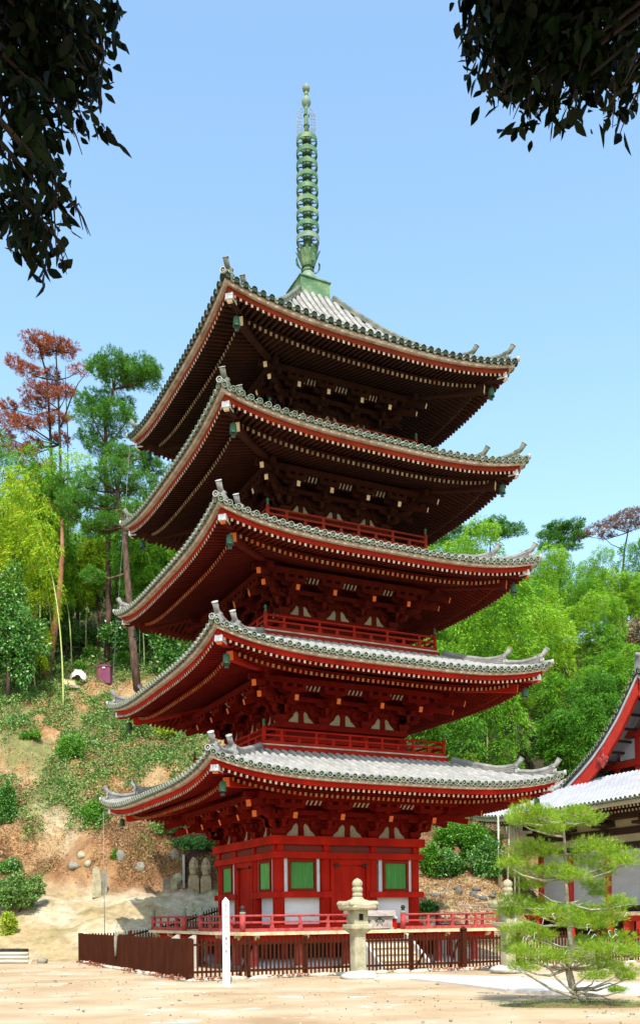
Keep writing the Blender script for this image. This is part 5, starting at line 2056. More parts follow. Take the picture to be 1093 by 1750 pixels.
def picket_run(p0, p1, z_top=1.06, name='picket_lattice', sp=.118, gap=None):
    p0, p1 = Vector((p0[0], p0[1], 0)), Vector((p1[0], p1[1], 0))
    L = (p1 - p0).length
    d = (p1 - p0) / L
    s_ = Vector((d.y, -d.x, 0))
    n = int(L / sp)
    mb = MB(M['fence'])
    for k in range(n + 1):
        p = p0 + d * (L * k / n)
        z = fz(p.x, p.y)
        w = .0225
        a = p + s_ * .018
        mb.add([a - d * w - s_ * .012 + Vector((0, 0, z + .06)), a + d * w - s_ * .012 + Vector((0, 0, z + .06)), a + d * w + s_ * .012 + Vector((0, 0, z + .06)), a - d * w + s_ * .012 + Vector((0, 0, z + .06)),
                a - d * w - s_ * .012 + Vector((0, 0, z + z_top)), a + d * w - s_ * .012 + Vector((0, 0, z + z_top)), a + d * w + s_ * .012 + Vector((0, 0, z + z_top)), a - d * w + s_ * .012 + Vector((0, 0, z + z_top))],
               [(4, 5, 6, 7), (0, 1, 5, 4), (1, 2, 6, 5), (2, 3, 7, 6), (3, 0, 4, 7)])
    o = mb.build(name, fence)
    rb = MB(M['fence'])
    for zz in (.20, .90):
        m_ = max(2, int(L / 2))
        for j in range(m_):
            a, b_ = p0 + d * (L * j / m_), p0 + d * (L * (j + 1) / m_)
            rb.beam(a - s_ * .016 + Vector((0, 0, fz(a.x, a.y) + zz)), b_ - s_ * .016 + Vector((0, 0, fz(b_.x, b_.y) + zz)), .04, .06)
    rb.build('rail', fence)
    m_ = max(1, int(round(L / 1.8)))
    for j in range(m_ + 1):
        p = p0 + d * (L * j / m_)
        z = fz(p.x, p.y)
        pb_ = MB(M['fence'])
        c = p - s_ * .055
        pb_.T = Matrix.Translation(c) @ Matrix.Rotation(math.atan2(d.y, d.x), 4, 'Z')
        pb_.box(-.045, .045, -.035, .035, z - .1, z + z_top + .02)
        pb_.build('post', fence)


picket_run((-FH, 5.7), (-FH, -FH))
picket_run((-FH, -FH), (1.35, -FH))
picket_run((1.50, -FH), (3.35, -FH), .98)
picket_run((3.50, -FH), (5.45, -FH))
picket_run((6.55, -FH), (FH + 2.4, -FH))
picket_run((-FH, 5.72), (-1.0, 6.4))
for x in (1.42, 3.43):
    mb = MB([M['fence']])
    mb.box(x - .075, x + .075, -FH - .09, -FH + .06, -.05, 1.17)
    mb.add([(x - .10, -FH - .115, 1.171), (x + .10, -FH - .115, 1.171), (x + .10, -FH + .085, 1.171), (x - .10, -FH + .085, 1.171), (x, -FH - .015, 1.26)], [(3, 2, 1, 0), (0, 1, 4), (1, 2, 4), (2, 3, 4), (3, 0, 4)])
    mb.build('gate_post', fence)
for (p0_, p1_) in (((1.30, -FH + .09, .85), (1.05, -FH + .16, .05)), ((.3, -FH + .05, .88), (.05, -FH + .45, .05)), ((-5.2, -FH + .05, .88), (-5.45, -FH + .45, .05))):
    mb = MB(M['fence'])
    mb.beam(p0_, p1_, .05, .05)
    mb.build('brace', fence)
mb = MB([M['iron']])
mb.tube([(2.30, -FH - .05, .60), (2.95, -FH - .05, .60)], .014, 6)
mb.tube([(2.46, -FH - .05, .60), (2.46, -FH - .05, .54)], .012, 6)
mb.build('latch', fence)
kb = MB(M['curb'])
rk = random.Random(4)
for (a, b_) in (((-FH - .05, 5.7), (-FH - .05, -FH)), ((-FH, -FH - .05), (5.5, -FH - .05)), ((6.5, -FH - .05), (FH + 2.4, -FH - .05))):
    a, b_ = Vector((a[0], a[1], 0)), Vector((b_[0], b_[1], 0))
    L = (b_ - a).length
    d = (b_ - a) / L
    s = 0
    while s < L:
        l = rk.uniform(.35, .8)
        c = a + d * (s + l / 2)
        kb.blob((c.x, c.y, fz(c.x, c.y) + .0), (abs(d.x) * l * .5 + .09, abs(d.y) * l * .5 + .09, .075), int(s * 100), .10, 10)
        s += l + rk.uniform(.0, .35)
kb.build('kerb_stones', fence)
# dead leaves drifted against the fence
n = 1300
tt_ = RNG.uniform(0, 1, n)
side = RNG.uniform(0, 1, n) < .45
lx = np.where(side, -FH - .12 - np.abs(RNG.normal(size=n)) * .10, -FH + tt_ * 12.2)
ly = np.where(side, -FH + tt_ * 12.5, -FH - .14 - np.abs(RNG.normal(size=n)) * .10)
kk = vnoise(lx * 1.0, ly * 1.0, .9, 8) > .52
lx, ly = lx[kk], ly[kk]
W_ = np.array([[*loc2w(a, b_, 0)] for a, b_ in zip(lx, ly)])
W_[:, 2] = [fz(a, b_) for a, b_ in zip(lx, ly)]
W_[:, 2] += RNG.uniform(.02, .09, len(W_))
o = leaves('fallen_leaves', W_, RNG.normal(size=W_.shape) * [1, 1, .4], .10, .05, M['lf_red'], None, 9)
tag(o, 'rust red fallen leaves drifted along the foot of the fence', None, None, 'stuff')
# bent stick hooked over the fence
p = loc2w(-FH - .02, 1.5, 0)
p = at(199, 1595, 31.5)
w = loc2w(-FH - .08, 2.2, 0)
best = None
for k in range(200):
    yy = -7 + 13 * k / 200
    c = loc2w(-FH - .07, yy, 0)
    px = PX + FPX * c.x / c.y
    if best is None or abs(px - 197) < best[0]: best = (abs(px - 197), c, yy)
c = best[1]
z = fz(-FH, best[2])
mb = MB(M['stonegrey'])
mb.tube([c + Vector((0, 0, z + .40)), c + Vector((0, 0, z + .75)), c + Vector((.02, 0, z + 1.02)), c + Vector((.10, .05, z + 1.14)), c + Vector((.30, .12, z + 1.10))], [.035, .05, .07, .07, .045], 7)
o = mb.build('bent_stick'); tag(o, 'grey bent stick hooked over the top of the brown fence', 'stick')

# ================================================================== STONE LANTERNS


def sq_ring(hw, z, p=4.0, lift=0.0, n=32):
    out = []
    for k in range(n):
        t = 2 * math.pi * k / n + math.pi / n
        c, s_ = math.cos(t), math.sin(t)
        r = 1 / (abs(c) ** p + abs(s_) ** p) ** (1 / p)
        cz = abs(math.sin(2 * t)) ** 3
        out.append((hw * r * c, hw * r * s_, z + lift * cz))
    return out


def loft(mb, rings, mi=0, cap=True):
    n = len(rings[0])
    vs = [p for r in rings for p in r]
    fs = []
    for j in range(len(rings) - 1):
        for k in range(n):
            fs.append((j * n + k, j * n + (k + 1) % n, (j + 1) * n + (k + 1) % n, (j + 1) * n + k))
    if cap:
        fs.append(tuple(range(n - 1, -1, -1)))
        fs.append(tuple((len(rings) - 1) * n + k for k in range(n)))
    mb.add(vs, fs, mi, False)


def lantern(loc, label, yaw, seed):
    t = empty('stone_lantern', loc, yaw, label, 'stone lantern', 'stone lanterns by the fence gate')
    mb = MB(M['stonewhite'])
    mb.blob((0, 0, .04), (.50, .46, .17), seed, .07, 16)
    mb.build('base', t)
    mb = MB(M['stone'])
    loft(mb, [sq_ring(.165, .12, 9), sq_ring(.165, .9, 9), sq_ring(.162, 1.14, 9)])
    mb.build('shaft', t)
    mb = MB(M['stone'])
    loft(mb, [sq_ring(.17, 1.141, 6), sq_ring(.22, 1.18, 6), sq_ring(.305, 1.26, 8), sq_ring(.315, 1.28, 9), sq_ring(.315, 1.37, 9), sq_ring(.30, 1.385, 9)])
    mb.build('platform', t)
    mb = MB([M['stone'], M['underlay']])
    w = .195
    h0, h1 = 1.386, 1.745
    for (x0, x1, y0, y1) in ((-w, -.07, -w, -w + .05), (.07, w, -w, -w + .05), (-w, -.07, w - .05, w), (.07, w, w - .05, w), (-w, -w + .05, -w + .05, w - .05), (w - .05, w, -w + .05, w - .05)):
        mb.box(x0, x1, y0, y1, h0, h1)
    for (y0, y1) in ((-w + .001, -w + .049), (w - .049, w - .001)):
        mb.box(-.07, .07, y0, y1, h0, h0 + .10)
        mb.box(-.07, .07, y0, y1, h0 + .27, h1)
    mb.box(-.12, .12, -.1, .1, h0 + .002, h1 - .01, 1)
    mb.build('fire_box', t)
    mb = MB(M['stone'])
    loft(mb, [sq_ring(.30, 1.747, 6), sq_ring(.40, 1.765, 5, .0), sq_ring(.43, 1.80, 5, .02), sq_ring(.435, 1.88, 4.5, .05), sq_ring(.41, 1.92, 4.2, .06), sq_ring(.36, 1.94, 4, .05), sq_ring(.27, 1.97, 3, .02), sq_ring(.17, 2.03, 2.4), sq_ring(.12, 2.09, 2), sq_ring(.10, 2.10, 2)])
    for k in range(4):
        a = math.pi / 4 + k * math.pi / 2
        mb.blob((.47 * math.cos(a), .47 * math.sin(a), 1.915), (.10, .10, .075), 3 + k, .04, 12)
    mb.build('cap', t)
    mb = MB(M['stone'])
    mb.lathe([(.10, 2.08), (.13, 2.11), (.135, 2.15), (.125, 2.19), (.105, 2.205), (.13, 2.225), (.14, 2.28), (.13, 2.33), (.105, 2.35), (.125, 2.37), (.138, 2.43), (.125, 2.49), (.08, 2.54), (.03, 2.565), (.004, 2.58)], n=20)
    mb.build('jewel', t)
    return t


lantern(gnd(612, 1671), 'lichened stone lantern standing in front of the fence gate', YAW, 3)
p = gnd(868, 1661)
lantern(p, 'stone lantern half hidden behind the lawn pine, with a pale jewel', YAW, 8)

# ================================================================== WHITE SIGN POST
p = gnd(387, 1680)
sg = empty('sign_post', p, YAW * .3, 'white pointed wooden post with black vertical writing before the fence corner', 'sign post')
mb = MB(M['signwhite'])
w = .085
mb.box(-w, w, -w, w, -.05, 1.99)
mb.add([(-w, -w, 1.991), (w, -w, 1.991), (w, w, 1.991), (-w, w, 1.991), (0, 0, 2.10)], [(3, 2, 1, 0), (0, 1, 4), (1, 2, 4), (2, 3, 4), (3, 0, 4)])
mb.build('post', sg)


def text_mesh(txt, size, parent, m, loc, rot, name='lettering', extrude=.001):
    cu = bpy.data.curves.new(name, 'FONT')
    cu.body = txt
    cu.size = size
    cu.align_x = 'CENTER'
    cu.align_y = 'CENTER'
    cu.extrude = extrude
    tmp = bpy.data.objects.new(name, cu)
    COL.objects.link(tmp)
    dg = bpy.context.evaluated_depsgraph_get()
    me = bpy.data.meshes.new_from_object(tmp.evaluated_get(dg))
    bpy.data.objects.remove(tmp)
    me.materials.clear()
    me.materials.append(m)
    o = bpy.data.objects.new(name, me)
    COL.objects.link(o)
    o.parent = parent
    o.location = loc
    o.rotation_euler = rot
    return o


txt = '国宝明王院五重塔一基'
zs = [1.885, 1.78, 1.60, 1.47, 1.35, 1.20, 1.08, .95, .84, .77]
for ch, z in zip(txt, zs):
    text_mesh(ch, .088, sg, M['ink'], (0, -w - .002, z), (math.pi / 2, 0, 0))

# ================================================================== OFFERING BOX on the veranda
wp = loc2w(-.05, -4.0, 1.17)
ob = empty('offering_box', wp, YAW, 'weathered wooden offering box with dark crests standing on the veranda at the door', 'offering box')
mb = MB([M['oldwood']])
mb.box(-.68, .68, -.26, .26, .03, .42)
mb.box(-.72, -.60, -.28, .28, .0, .06)
mb.box(.60, .72, -.28, .28, .0, .06)
mb.build('box_body', ob)
mb = MB([M['oldwood']])
mb.prism([(-.35, .421), (.35, .421), (.33, .50), (.28, .60), (-.28, .60), (-.33, .50)], 'x', -.76, .76)
mb.build('lid', ob)
for cx_ in (-.27, .22):
    cr_ = MB(M['crest'])
    y = -.262
    def stroke(pts, r):
        cr_.tube([(cx_ + a, y, b_) for a, b_ in pts], r, 5)
    stroke([(-.17, .26), (-.08, .31), (0, .33), (.08, .31), (.17, .26)], .020)
    stroke([(-.13, .22), (-.06, .27)], .018); stroke([(.13, .22), (.06, .27)], .018)
    stroke([(0, .39), (0, .24)], .022)
    stroke([(-.03, .24), (-.10, .12)], .014); stroke([(.03, .24), (.10, .12)], .014); stroke([(0, .22), (0, .17)], .012)
    stroke([(-.05, .36), (.05, .36)], .02)
    cr_.build('crest', ob)
# small red stand with a white slip beside it
wp = loc2w(.70, -4.12, 1.17)
mb = MB([M['red0'], M['paper'], M['black']])
mb.T = Matrix.Translation(wp) @ Matrix.Rotation(YAW, 4, 'Z')
mb.box(-.12, .12, -.10, .10, .0, .34, 0)
mb.box(-.13, .13, -.11, .11, .341, .39, 1)
mb.box(-.11, .10, -.06, .0, .391, .54, 1)
mb.box(-.09, -.05, -.065, -.061, .42, .50, 2)
o = mb.build('notice_stand'); tag(o, 'small red stand with a white notice slip beside the offering box', 'notice stand')

# ================================================================== STONES AND STATUES ON THE BANK


def slab_on(x, ytop, ybot, dist, halfpx, name, label, m='stonegrey', rnd=False, group=None, two=False):
    p = at(x, ybot, dist)
    H = (ybot - ytop) * dist / FPX
    w = halfpx * dist / FPX
    mb = MB(M[m])
    if rnd:
        mb.prism([(-w * .8, -.1), (w * .8, -.1), (w, H * .35), (w * .85, H * .75), (w * .4, H * .97), (0, H), (-w * .4, H * .97), (-w * .85, H * .75), (-w, H * .35)], 'y', -.12, .12)
    else:
        mb.prism([(-w, -.3), (w, -.3), (w, H * .86), (w * .5, H * .97), (0, H), (-w * .55, H * .97), (-w, H * .88)], 'y', -.13, .13)
        if two:
            mb.box(-w - .05, w + .05, -.2, .16, -.3, H * .48)
    o = mb.build(name, None, p)
    o.rotation_euler = (random.uniform(-.06, .02), random.uniform(-.04, .04), .25)
    tag(o, label, 'gravestone' if 'tablet' in name else 'stone', group)
    return o


slab_on(165.5, 1481, 1523, 43.6, 6.0, 'stone_tablet', 'taller pale stone tablet with a block base on the bank beside the cable', 'stone', two=True)
slab_on(178, 1487, 1523, 43.8, 5.0, 'stone_tablet', 'shorter grey stone tablet just behind the thin cable', 'stonegrey')
slab_on(283.5, 1499, 1517, 43.7, 5.2, 'field_stone', 'mossy oval standing stone, first of the two by the niche', 'stonegrey', True)
slab_on(296.5, 1499, 1516, 43.7, 5.8, 'field_stone', 'pale oval standing stone nearer to the statue niche', 'stone', True)
# niche
c = at(343, 1512, 44.9)
nich = empty('statue_niche', c, .1, 'dark stone framed niche cut in the bank behind the two statues', 'niche')
mb = MB([M['stonegrey'], M['halldark'], M['stonewhite']])
W2, Hn = .68, 1.62
mb.box(-W2 - .13, -W2 - .03, -.55, .5, -.4, Hn * .84, 2)
mb.box(W2 + .1, W2 + .22, -.1, .9, -.4, Hn * .8, 1)
mb.prism([(-W2 - .1, -.4), (W2 + .2, -.4), (W2 + .25, Hn * .7), (W2 * .6, Hn * 1.02), (0, Hn * 1.1), (-W2 * .6, Hn * 1.04), (-W2 - .12, Hn * .8)], 'y', .38, .6, 1)  # flat dark slab painted as the shade inside the niche
mb.build('frame_and_painted_hollow', nich)


def statue(x, ytop, ybase, dist, label, sd_):
    p = at(x, ybase, dist)
    H = (ybase - ytop) * dist / FPX
    t = empty('buddhist_statue', p, .1, label, 'stone statue', 'statues in the niche')
    mb = MB(M['cream'])
    mb.box(-.24, .24, -.24, .20, -.45, H * .20)
    mb.box(-.20, .20, -.20, .16, H * .201, H * .30)
    mb.build('base', t)
    mb = MB(M['cream'])
    b_ = H * .30
    mb.prism([(-.13, b_), (.13, b_), (.20, b_ + .18 * H), (.21, b_ + .36 * H), (.17, b_ + .52 * H), (.09, b_ + .63 * H), (0, H), (-.09, b_ + .63 * H), (-.17, b_ + .52 * H), (-.21, b_ + .36 * H), (-.20, b_ + .18 * H)], 'y', -.02, .10)
    mb.build('halo', t)
    mb = MB(M['cream'])
    mb.lathe([(.12, b_), (.14, b_ + .10 * H), (.115, b_ + .22 * H), (.10, b_ + .30 * H), (.12, b_ + .34 * H), (.10, b_ + .38 * H), (.04, b_ + .41 * H), (.035, b_ + .42 * H), (.06, b_ + .45 * H), (.065, b_ + .50 * H), (.045, b_ + .55 * H), (.01, b_ + .57 * H)], (0, -.06, 0), 14, squash=.75)
    mb.blob((0, -.16, b_ + .25 * H), (.05, .03, .04), 2, .1, 8)
    for s_ in (-1, 1):
        mb.tube([(s_ * .105, -.06, b_ + .34 * H), (s_ * .12, -.10, b_ + .24 * H), (s_ * .03, -.17, b_ + .25 * H)], [.035, .032, .022], 7)
    mb.build('figure', t)
    return t


statue(331, 1464, 1510, 44.2, 'carved stone buddhist statue nearer the white niche post', 1)
statue(352, 1465, 1511, 44.2, 'carved stone buddhist statue nearer the red pagoda wall', 2)

# rough cliff stones and boulders on the bank
for k, (x, y, D_, r_) in enumerate(((236, 1384, 48.5, .38), (140, 1470, 45.3, .20), (126, 1478, 45.0, .22), (150, 1492, 45.0, .18), (208, 1488, 45.2, .24), (305, 1490, 44.8, .26), (240, 1515, 45.0, .22), (222, 1380, 48.8, .26), (300, 1468, 45.5, .25))):
    pp = at(x, y, D_)
    pp.z = float(terrain(pp.x, D_)) + r_ * .2
    mb = MB(M['stone'] if k % 2 else M['stonegrey'])
    mb.blob((0, 0, 0), (r_, r_ * .8, r_ * 1.15), 40 + k, .16, 12)
    o = mb.build('rock', None, pp)
    tag(o, 'rough stone set in the orange cliff below the slope', 'rock', 'rough stones of the cliff')

# purple cabinet, tan board and tarp at the top of the slope
p = at(181, 1147, 61.5)
p.z = float(terrain(p.x, p.y)) - .02
cab = empty('garden_cabinet', p, -.12, 'purple metal cabinet with a pitched top standing at the top of the slope', 'cabinet')
mb = MB([M['purple'], M['purpleside']])
mb.box(-.38, .38, -.28, .28, .06, 1.14, 0)
mb.box(-.50, -.382, -.26, .30, .04, 1.08, 1)
mb.build('body', cab)
mb = MB([M['purple']])
mb.prism([(-.46, 1.141), (.46, 1.141), (.46, 1.18), (0, 1.30), (-.46, 1.18)], 'y', -.34, .32)
mb.build('roof', cab)
mb = MB([M['purple']])
for x in (-.185, .185):
    mb.box(x - .18, x + .18, -.298, -.284, .10, 1.10)
mb.build('door', cab)
mb = MB([M['paper']])
mb.box(-.10, .08, -.356, -.345, 1.02, 1.10)
mb.build('name_plate', cab)
mb = MB([M['iron']])
for x in (-.34, .34):
    mb.box(x - .03, x + .03, -.24, .24, -.15, .06)
mb.build('foot', cab)
p = at(119, 1130, 60.5)
p.z = float(terrain(p.x, p.y)) + .30
mb = MB([M['board'], M['oldwood']])
mb.T = Matrix.Rotation(.5, 4, 'Z') @ Matrix.Rotation(D2R(42), 4, 'X')
mb.box(-.42, .42, -.5, .5, 0, .04, 0)
mb.T = Matrix.Rotation(.5, 4, 'Z')
mb.box(-.5, .5, -.55, -.35, -.35, -.18, 1)
o = mb.build('tan_board', None, p); tag(o, 'tan board propped at a slant beside the white tarp', 'board')
p = at(134, 1118, 61.2)
rng = np.random.default_rng(5)
gxs, gys = np.meshgrid(np.linspace(-1, 1, 26), np.linspace(-1, 1, 20))
r2 = gxs ** 2 + gys ** 2
zz = .55 * np.clip(1 - r2 * .8, -.4, 1) + .22 * (vnoise(gxs * 3 + 9, gys * 3 + 9, .8, 6) - .5) + .10 * (vnoise(gxs * 3 + 9, gys * 3 + 9, .3, 7) - .5)
V = np.stack([gxs * .55, gys * .4, zz], -1).reshape(-1, 3)
ii = np.arange(gxs.size).reshape(gxs.shape)
F = np.stack([ii[:-1, :-1], ii[:-1, 1:], ii[1:, 1:], ii[1:, :-1]], -1).reshape(-1, 4)
o = np_mesh('tarp', V, F, M['tarp'])
o.location = (p.x, p.y, float(terrain(p.x, p.y)) + .35)
tag(o, 'crumpled dirty white tarp heaped beside the tan board', 'tarp')

# log edging at the left of the yard
for k, (z, yy, lab) in enumerate(((.06, 0, 'lowest peeled log of the edging at the foot of the bank'), (.20, .10, 'middle peeled log of the edging at the foot of the bank'), (.34, .20, 'upper pale log of the edging at the foot of the bank'), (.46, .34, 'dark weathered log lying on top of the log edging'))):
    a = gnd(-60, 1650)
    b_ = gnd(50 - 2 * k, 1646)
    mb = MB(M['log'] if k < 3 else M['barkdark'])
    mb.tube([(a.x, b_.y + yy, z), ((a.x + b_.x) / 2, b_.y + yy + .02, z + .01), (b_.x, b_.y + yy, z)], [.075, .07, .07], 10)
    o = mb.build('edging_log'); tag(o, lab, 'log', 'logs of the edging')
p = gnd(56, 1646)
mb = MB(M['log'])
mb.beam((p.x - .15, p.y - .02, -.05), (p.x + .12, p.y + .1, .42), .12, .06)
o = mb.build('wooden_stake'); tag(o, 'short slanting stake holding the end of the log edging', 'stake')
mb = MB(M['stonegrey'])
mb.blob((p.x + .35, p.y + .1, .06), (.2, .16, .13), 5, .15, 10)
o = mb.build('rock'); tag(o, 'small rock at the end of the log edging', 'rock')

# ================================================================== LAWN PINE
PB = gnd(985, 1716)
lp_ = empty('lawn_pine', PB, 0, 'bright green trained garden pine with layered pads and white paper strips', 'pine tree')
D0 = PB.y
trunk = [(985, 1722), (978, 1690), (970, 1655), (975, 1620), (972, 1580), (968, 1545), (966, 1500), (965, 1460), (963, 1430), (961, 1405)]
tr = MB(M['barkgrey'])
tp = [at(x, y, D0 + .25 * math.sin(k * 1.3)) - PB for k, (x, y) in enumerate(trunk)]
tr.tube(tp, [.085, .07, .06, .05, .045, .038, .032, .027, .022, .014], 10)
tr.build('trunk', lp_)
pads = [(900, 1385, 24, 12), (890, 1405, 22, 10), (925, 1395, 26, 13), (960, 1402, 34, 14), (1000, 1402, 26, 12), (940, 1418, 24, 9), (985, 1390, 24, 10), (880, 1398, 14, 9),
        (905, 1450, 30, 12), (880, 1470, 24, 12), (930, 1458, 26, 12), (1015, 1450, 36, 15), (1050, 1465, 28, 14), (1065, 1475, 20, 10), (1000, 1475, 24, 12), (950, 1490, 30, 12), (900, 1492, 26, 12), (980, 1500, 24, 10), (870, 1480, 16, 8), (1030, 1490, 20, 10), (905, 1515, 20, 8), (1015, 1515, 20, 10), (1020, 1530, 12, 6),
        (875, 1545, 28, 12), (910, 1553, 32, 13), (950, 1562, 32, 13), (1000, 1562, 34, 14), (1040, 1568, 26, 13), (1060, 1545, 22, 10), (870, 1562, 22, 10), (1020, 1582, 26, 10), (980, 1580, 22, 9),
        (890, 1590, 28, 11), (925, 1600, 24, 11), (880, 1610, 16, 8), (1055, 1605, 22, 9),
        (875, 1625, 22, 12), (905, 1630, 30, 13), (945, 1637, 32, 13), (985, 1640, 24, 12), (1015, 1625, 28, 14), (1050, 1625, 30, 13), (1085, 1628, 24, 12), (1030, 1650, 26, 11), (1060, 1660, 24, 10), (895, 1655, 22, 8), (1000, 1610, 22, 9), (1015, 1670, 22, 7), (1070, 1672, 14, 6), (1055, 1695, 12, 4)]
rng = np.random.default_rng(900)
P, D_ = [], []
br = MB(M['barkgrey'])
rp = random.Random(31)
for (x, y, hw, hh) in pads:
    dd = D0 + rp.uniform(-.75, .75)
    c = at(x, y, dd) - PB
    rx, rz = hw * dd / FPX, hh * dd / FPX
    k = int(50 + 1550 * rx * rx)
    v = unit(rng.normal(size=(k, 3)))
    r = .15 + 1.05 * rng.uniform(0, 1, (k, 1)) ** .7
    P.append(np.array(c) + v * r * np.array([rx * 1.1, rx * 1.1, rz]) + [0, 0, .02])
    D_.append(v * [.8, .8, .4] + [0, 0, .75])
    best = min(range(len(tp)), key=lambda j: abs(tp[j].z - (c.z - .16)))
    a = tp[best]
    L_ = (c - a).length
    m1 = a + (c - a) * .4 + Vector((rp.uniform(-.06, .06), rp.uniform(-.06, .06), -.10 * L_))
    m2 = a + (c - a) * .75 + Vector((rp.uniform(-.05, .05), 0, -.08 * L_))
    r0 = min(.035, .010 + .018 * L_)
    br.tube([a, m1, m2, c - Vector((0, 0, rz * .3))], [r0, r0 * .75, r0 * .5, r0 * .3], 6)
    for j in range(6):
        e = c + Vector((rp.uniform(-.9, .9) * rx, rp.uniform(-.9, .9) * rx, rp.uniform(-.5, .3) * rz))
        br.tube([c - Vector((0, 0, rz * .4)), e], [.006, .003], 4)
# low crooked limbs near the ground
for (pts_, r_) in ((((985, 1705), (940, 1690), (905, 1668), (880, 1655), (865, 1640)), .03), (((982, 1700), (950, 1672), (935, 1650), (930, 1630)), .025), (((985, 1700), (1010, 1690), (1040, 1680), (1070, 1690)), .025), (((980, 1685), (1005, 1665), (1040, 1650), (1060, 1665)), .02), (((985, 1695), (1020, 1700), (1050, 1712)), .018)):
    q_ = [at(x, y, D0 - .2 + .1 * j) - PB for j, (x, y) in enumerate(pts_)]
    br.tube(q_, [r_ * (1 - .7 * j / (len(q_) - 1)) for j in range(len(q_))], 7)
br.build('branch', lp_)
P, D_ = np.concatenate(P), np.concatenate(D_)
Pk, Dk, Lk, Wk = tufts(P, D_, 13, .10, .0046, .55, rng)
leaves('needles', Pk, Dk, Lk, Wk, M['lf_lawnpine'], lp_, 901)
pp_ = MB(M['paper'])
for (x, y) in ((912, 1599), (905, 1612), (1006, 1593), (1012, 1600), (1040, 1596), (1048, 1600), (1050, 1594), (893, 1606), (915, 1628), (966, 1627), (1068, 1563), (1030, 1624), (1048, 1622), (927, 1574), (945, 1567), (900, 1603), (880, 1575), (1002, 1585)):
    c = at(x, y, D0 - rp.uniform(.5, .8)) - PB
    a = rp.uniform(-.9, .9)
    e = Vector((math.sin(a) * .045, 0, -math.cos(a) * .05))
    pp_.beam(c - e, c + e, .016, .004)
    pp_.beam(c - e, c - e + Vector((-e.z * .9, 0, e.x)), .014, .004)
pp_.build('paper_strips', lp_)
# mossy mound under it
mb = MB(M['lf_ivy'])
gx_, gy_ = np.meshgrid(np.linspace(-1, 1, 30), np.linspace(-1, 1, 20))
zz = np.clip(1 - gx_ ** 2 - gy_ ** 2, -.1, 1) * .07 - .03
V = np.stack([gx_ * 1.6 + PB.x, gy_ * .8 + PB.y, zz], -1).reshape(-1, 3)
ii = np.arange(gx_.size).reshape(gx_.shape)
F = np.stack([ii[:-1, :-1], ii[:-1, 1:], ii[1:, 1:], ii[1:, :-1]], -1).reshape(-1, 4)
o = np_mesh('moss_mound', V, F, mat('moss_soil', [(.10, .06, .03), (.17, .12, .05), (.12, .12, .04)], 5, .95, bump=.5), smooth=True)
tag(o, 'low mound of moss and dark soil under the garden pine', None, None, 'structure')
n = 900
a = RNG.uniform(0, 6.28, n); r = np.sqrt(RNG.uniform(0, 1, n))
Pm = np.stack([PB.x + 1.5 * r * np.cos(a), PB.y + .75 * r * np.sin(a), .05 * (1 - r * r) + .0], 1)
o = leaves('moss', Pm, RNG.normal(size=Pm.shape) * [1, 1, .3] + [0, 0, .7], .04, .012, M['lf_shrub'], None, 12)
tag(o, 'short moss and grass on the mound under the garden pine', None, None, 'stuff')

# ================================================================== OVERHANGING TREES (leaves blackened, unseen crowns added for shade)


def overhang(label, base, top, fans, shade_canopy, seed):
    rng = np.random.default_rng(seed)
    base = Vector(base)
    t = empty('overhanging_tree', base, 0, label, 'tree')
    tr = MB(M['barkdark'])
    top = Vector(top) - base
    tr.tube([(0, 0, -.3), top * .35 + Vector((.15, 0, 0)), top * .7 + Vector((0, .15, 0)), top], [.26, .22, .17, .10], 12)
    tr.build('trunk', t)
    br = MB(M['barkdark'])
    P, D = [], []
    tips = []
    for (x, y, hw, hh, n, dd) in fans:
        n = int(n * .72)
        c = at(x, y - (44 if x < 400 else 62), dd) - base
        rx, rz = hw * dd / FPX, hh * dd / FPX
        v = ball(n, rng)
        p = np.array(c) + v * [rx, .45, rz]
        P.append(p)
        D.append(np.stack([rng.normal(size=n) * .6, rng.normal(size=n) * .6, -.85 + .6 * rng.normal(size=n)], 1))
        m1 = top + (c - top) * .5 + Vector((0, 0, .15))
        br.tube([top, m1, c + Vector((0, 0, rz * .3)), c - Vector((0, 0, rz * .7))], [.045, .022, .009, .003], 6)
        for j in range(5):
            e = c + Vector((rng.uniform(-.9, .9) * rx, rng.uniform(-.3, .3), rng.uniform(-.9, .7) * rz))
            br.tube([c + Vector((0, 0, rz * .3)), (c + e) / 2 + Vector((0, 0, .03)), e], [.007, .005, .0025], 5)
    br.build('branch', t)
    P, D = np.concatenate(P), np.concatenate(D)
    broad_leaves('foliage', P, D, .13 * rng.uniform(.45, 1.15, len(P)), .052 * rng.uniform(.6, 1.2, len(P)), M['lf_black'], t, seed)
    # unseen crown out of frame, added to shade the hanging leaves
    Pc, Dc = [], []
    for (x, y, z, rx, ry, rz, n) in shade_canopy:
        v = ball(n, rng)
        Pc.append(np.array((x, y, z)) - np.array(base) + v * [rx, ry, rz])
        Dc.append(rng.normal(size=(n, 3)) + [0, 0, -.5])
    Pc, Dc = np.concatenate(Pc), np.concatenate(Dc)
    zlim = CAMZ + .99 * (Pc[:, 1] + base.y) - base.z + .25
    ok = (Pc[:, 2] > zlim) & (Pc[:, 1] + base.y + (Pc[:, 2] + base.z) / 1.33 < 12.4)
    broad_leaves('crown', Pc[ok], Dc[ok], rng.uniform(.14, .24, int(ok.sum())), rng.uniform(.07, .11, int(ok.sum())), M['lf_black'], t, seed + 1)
    return t


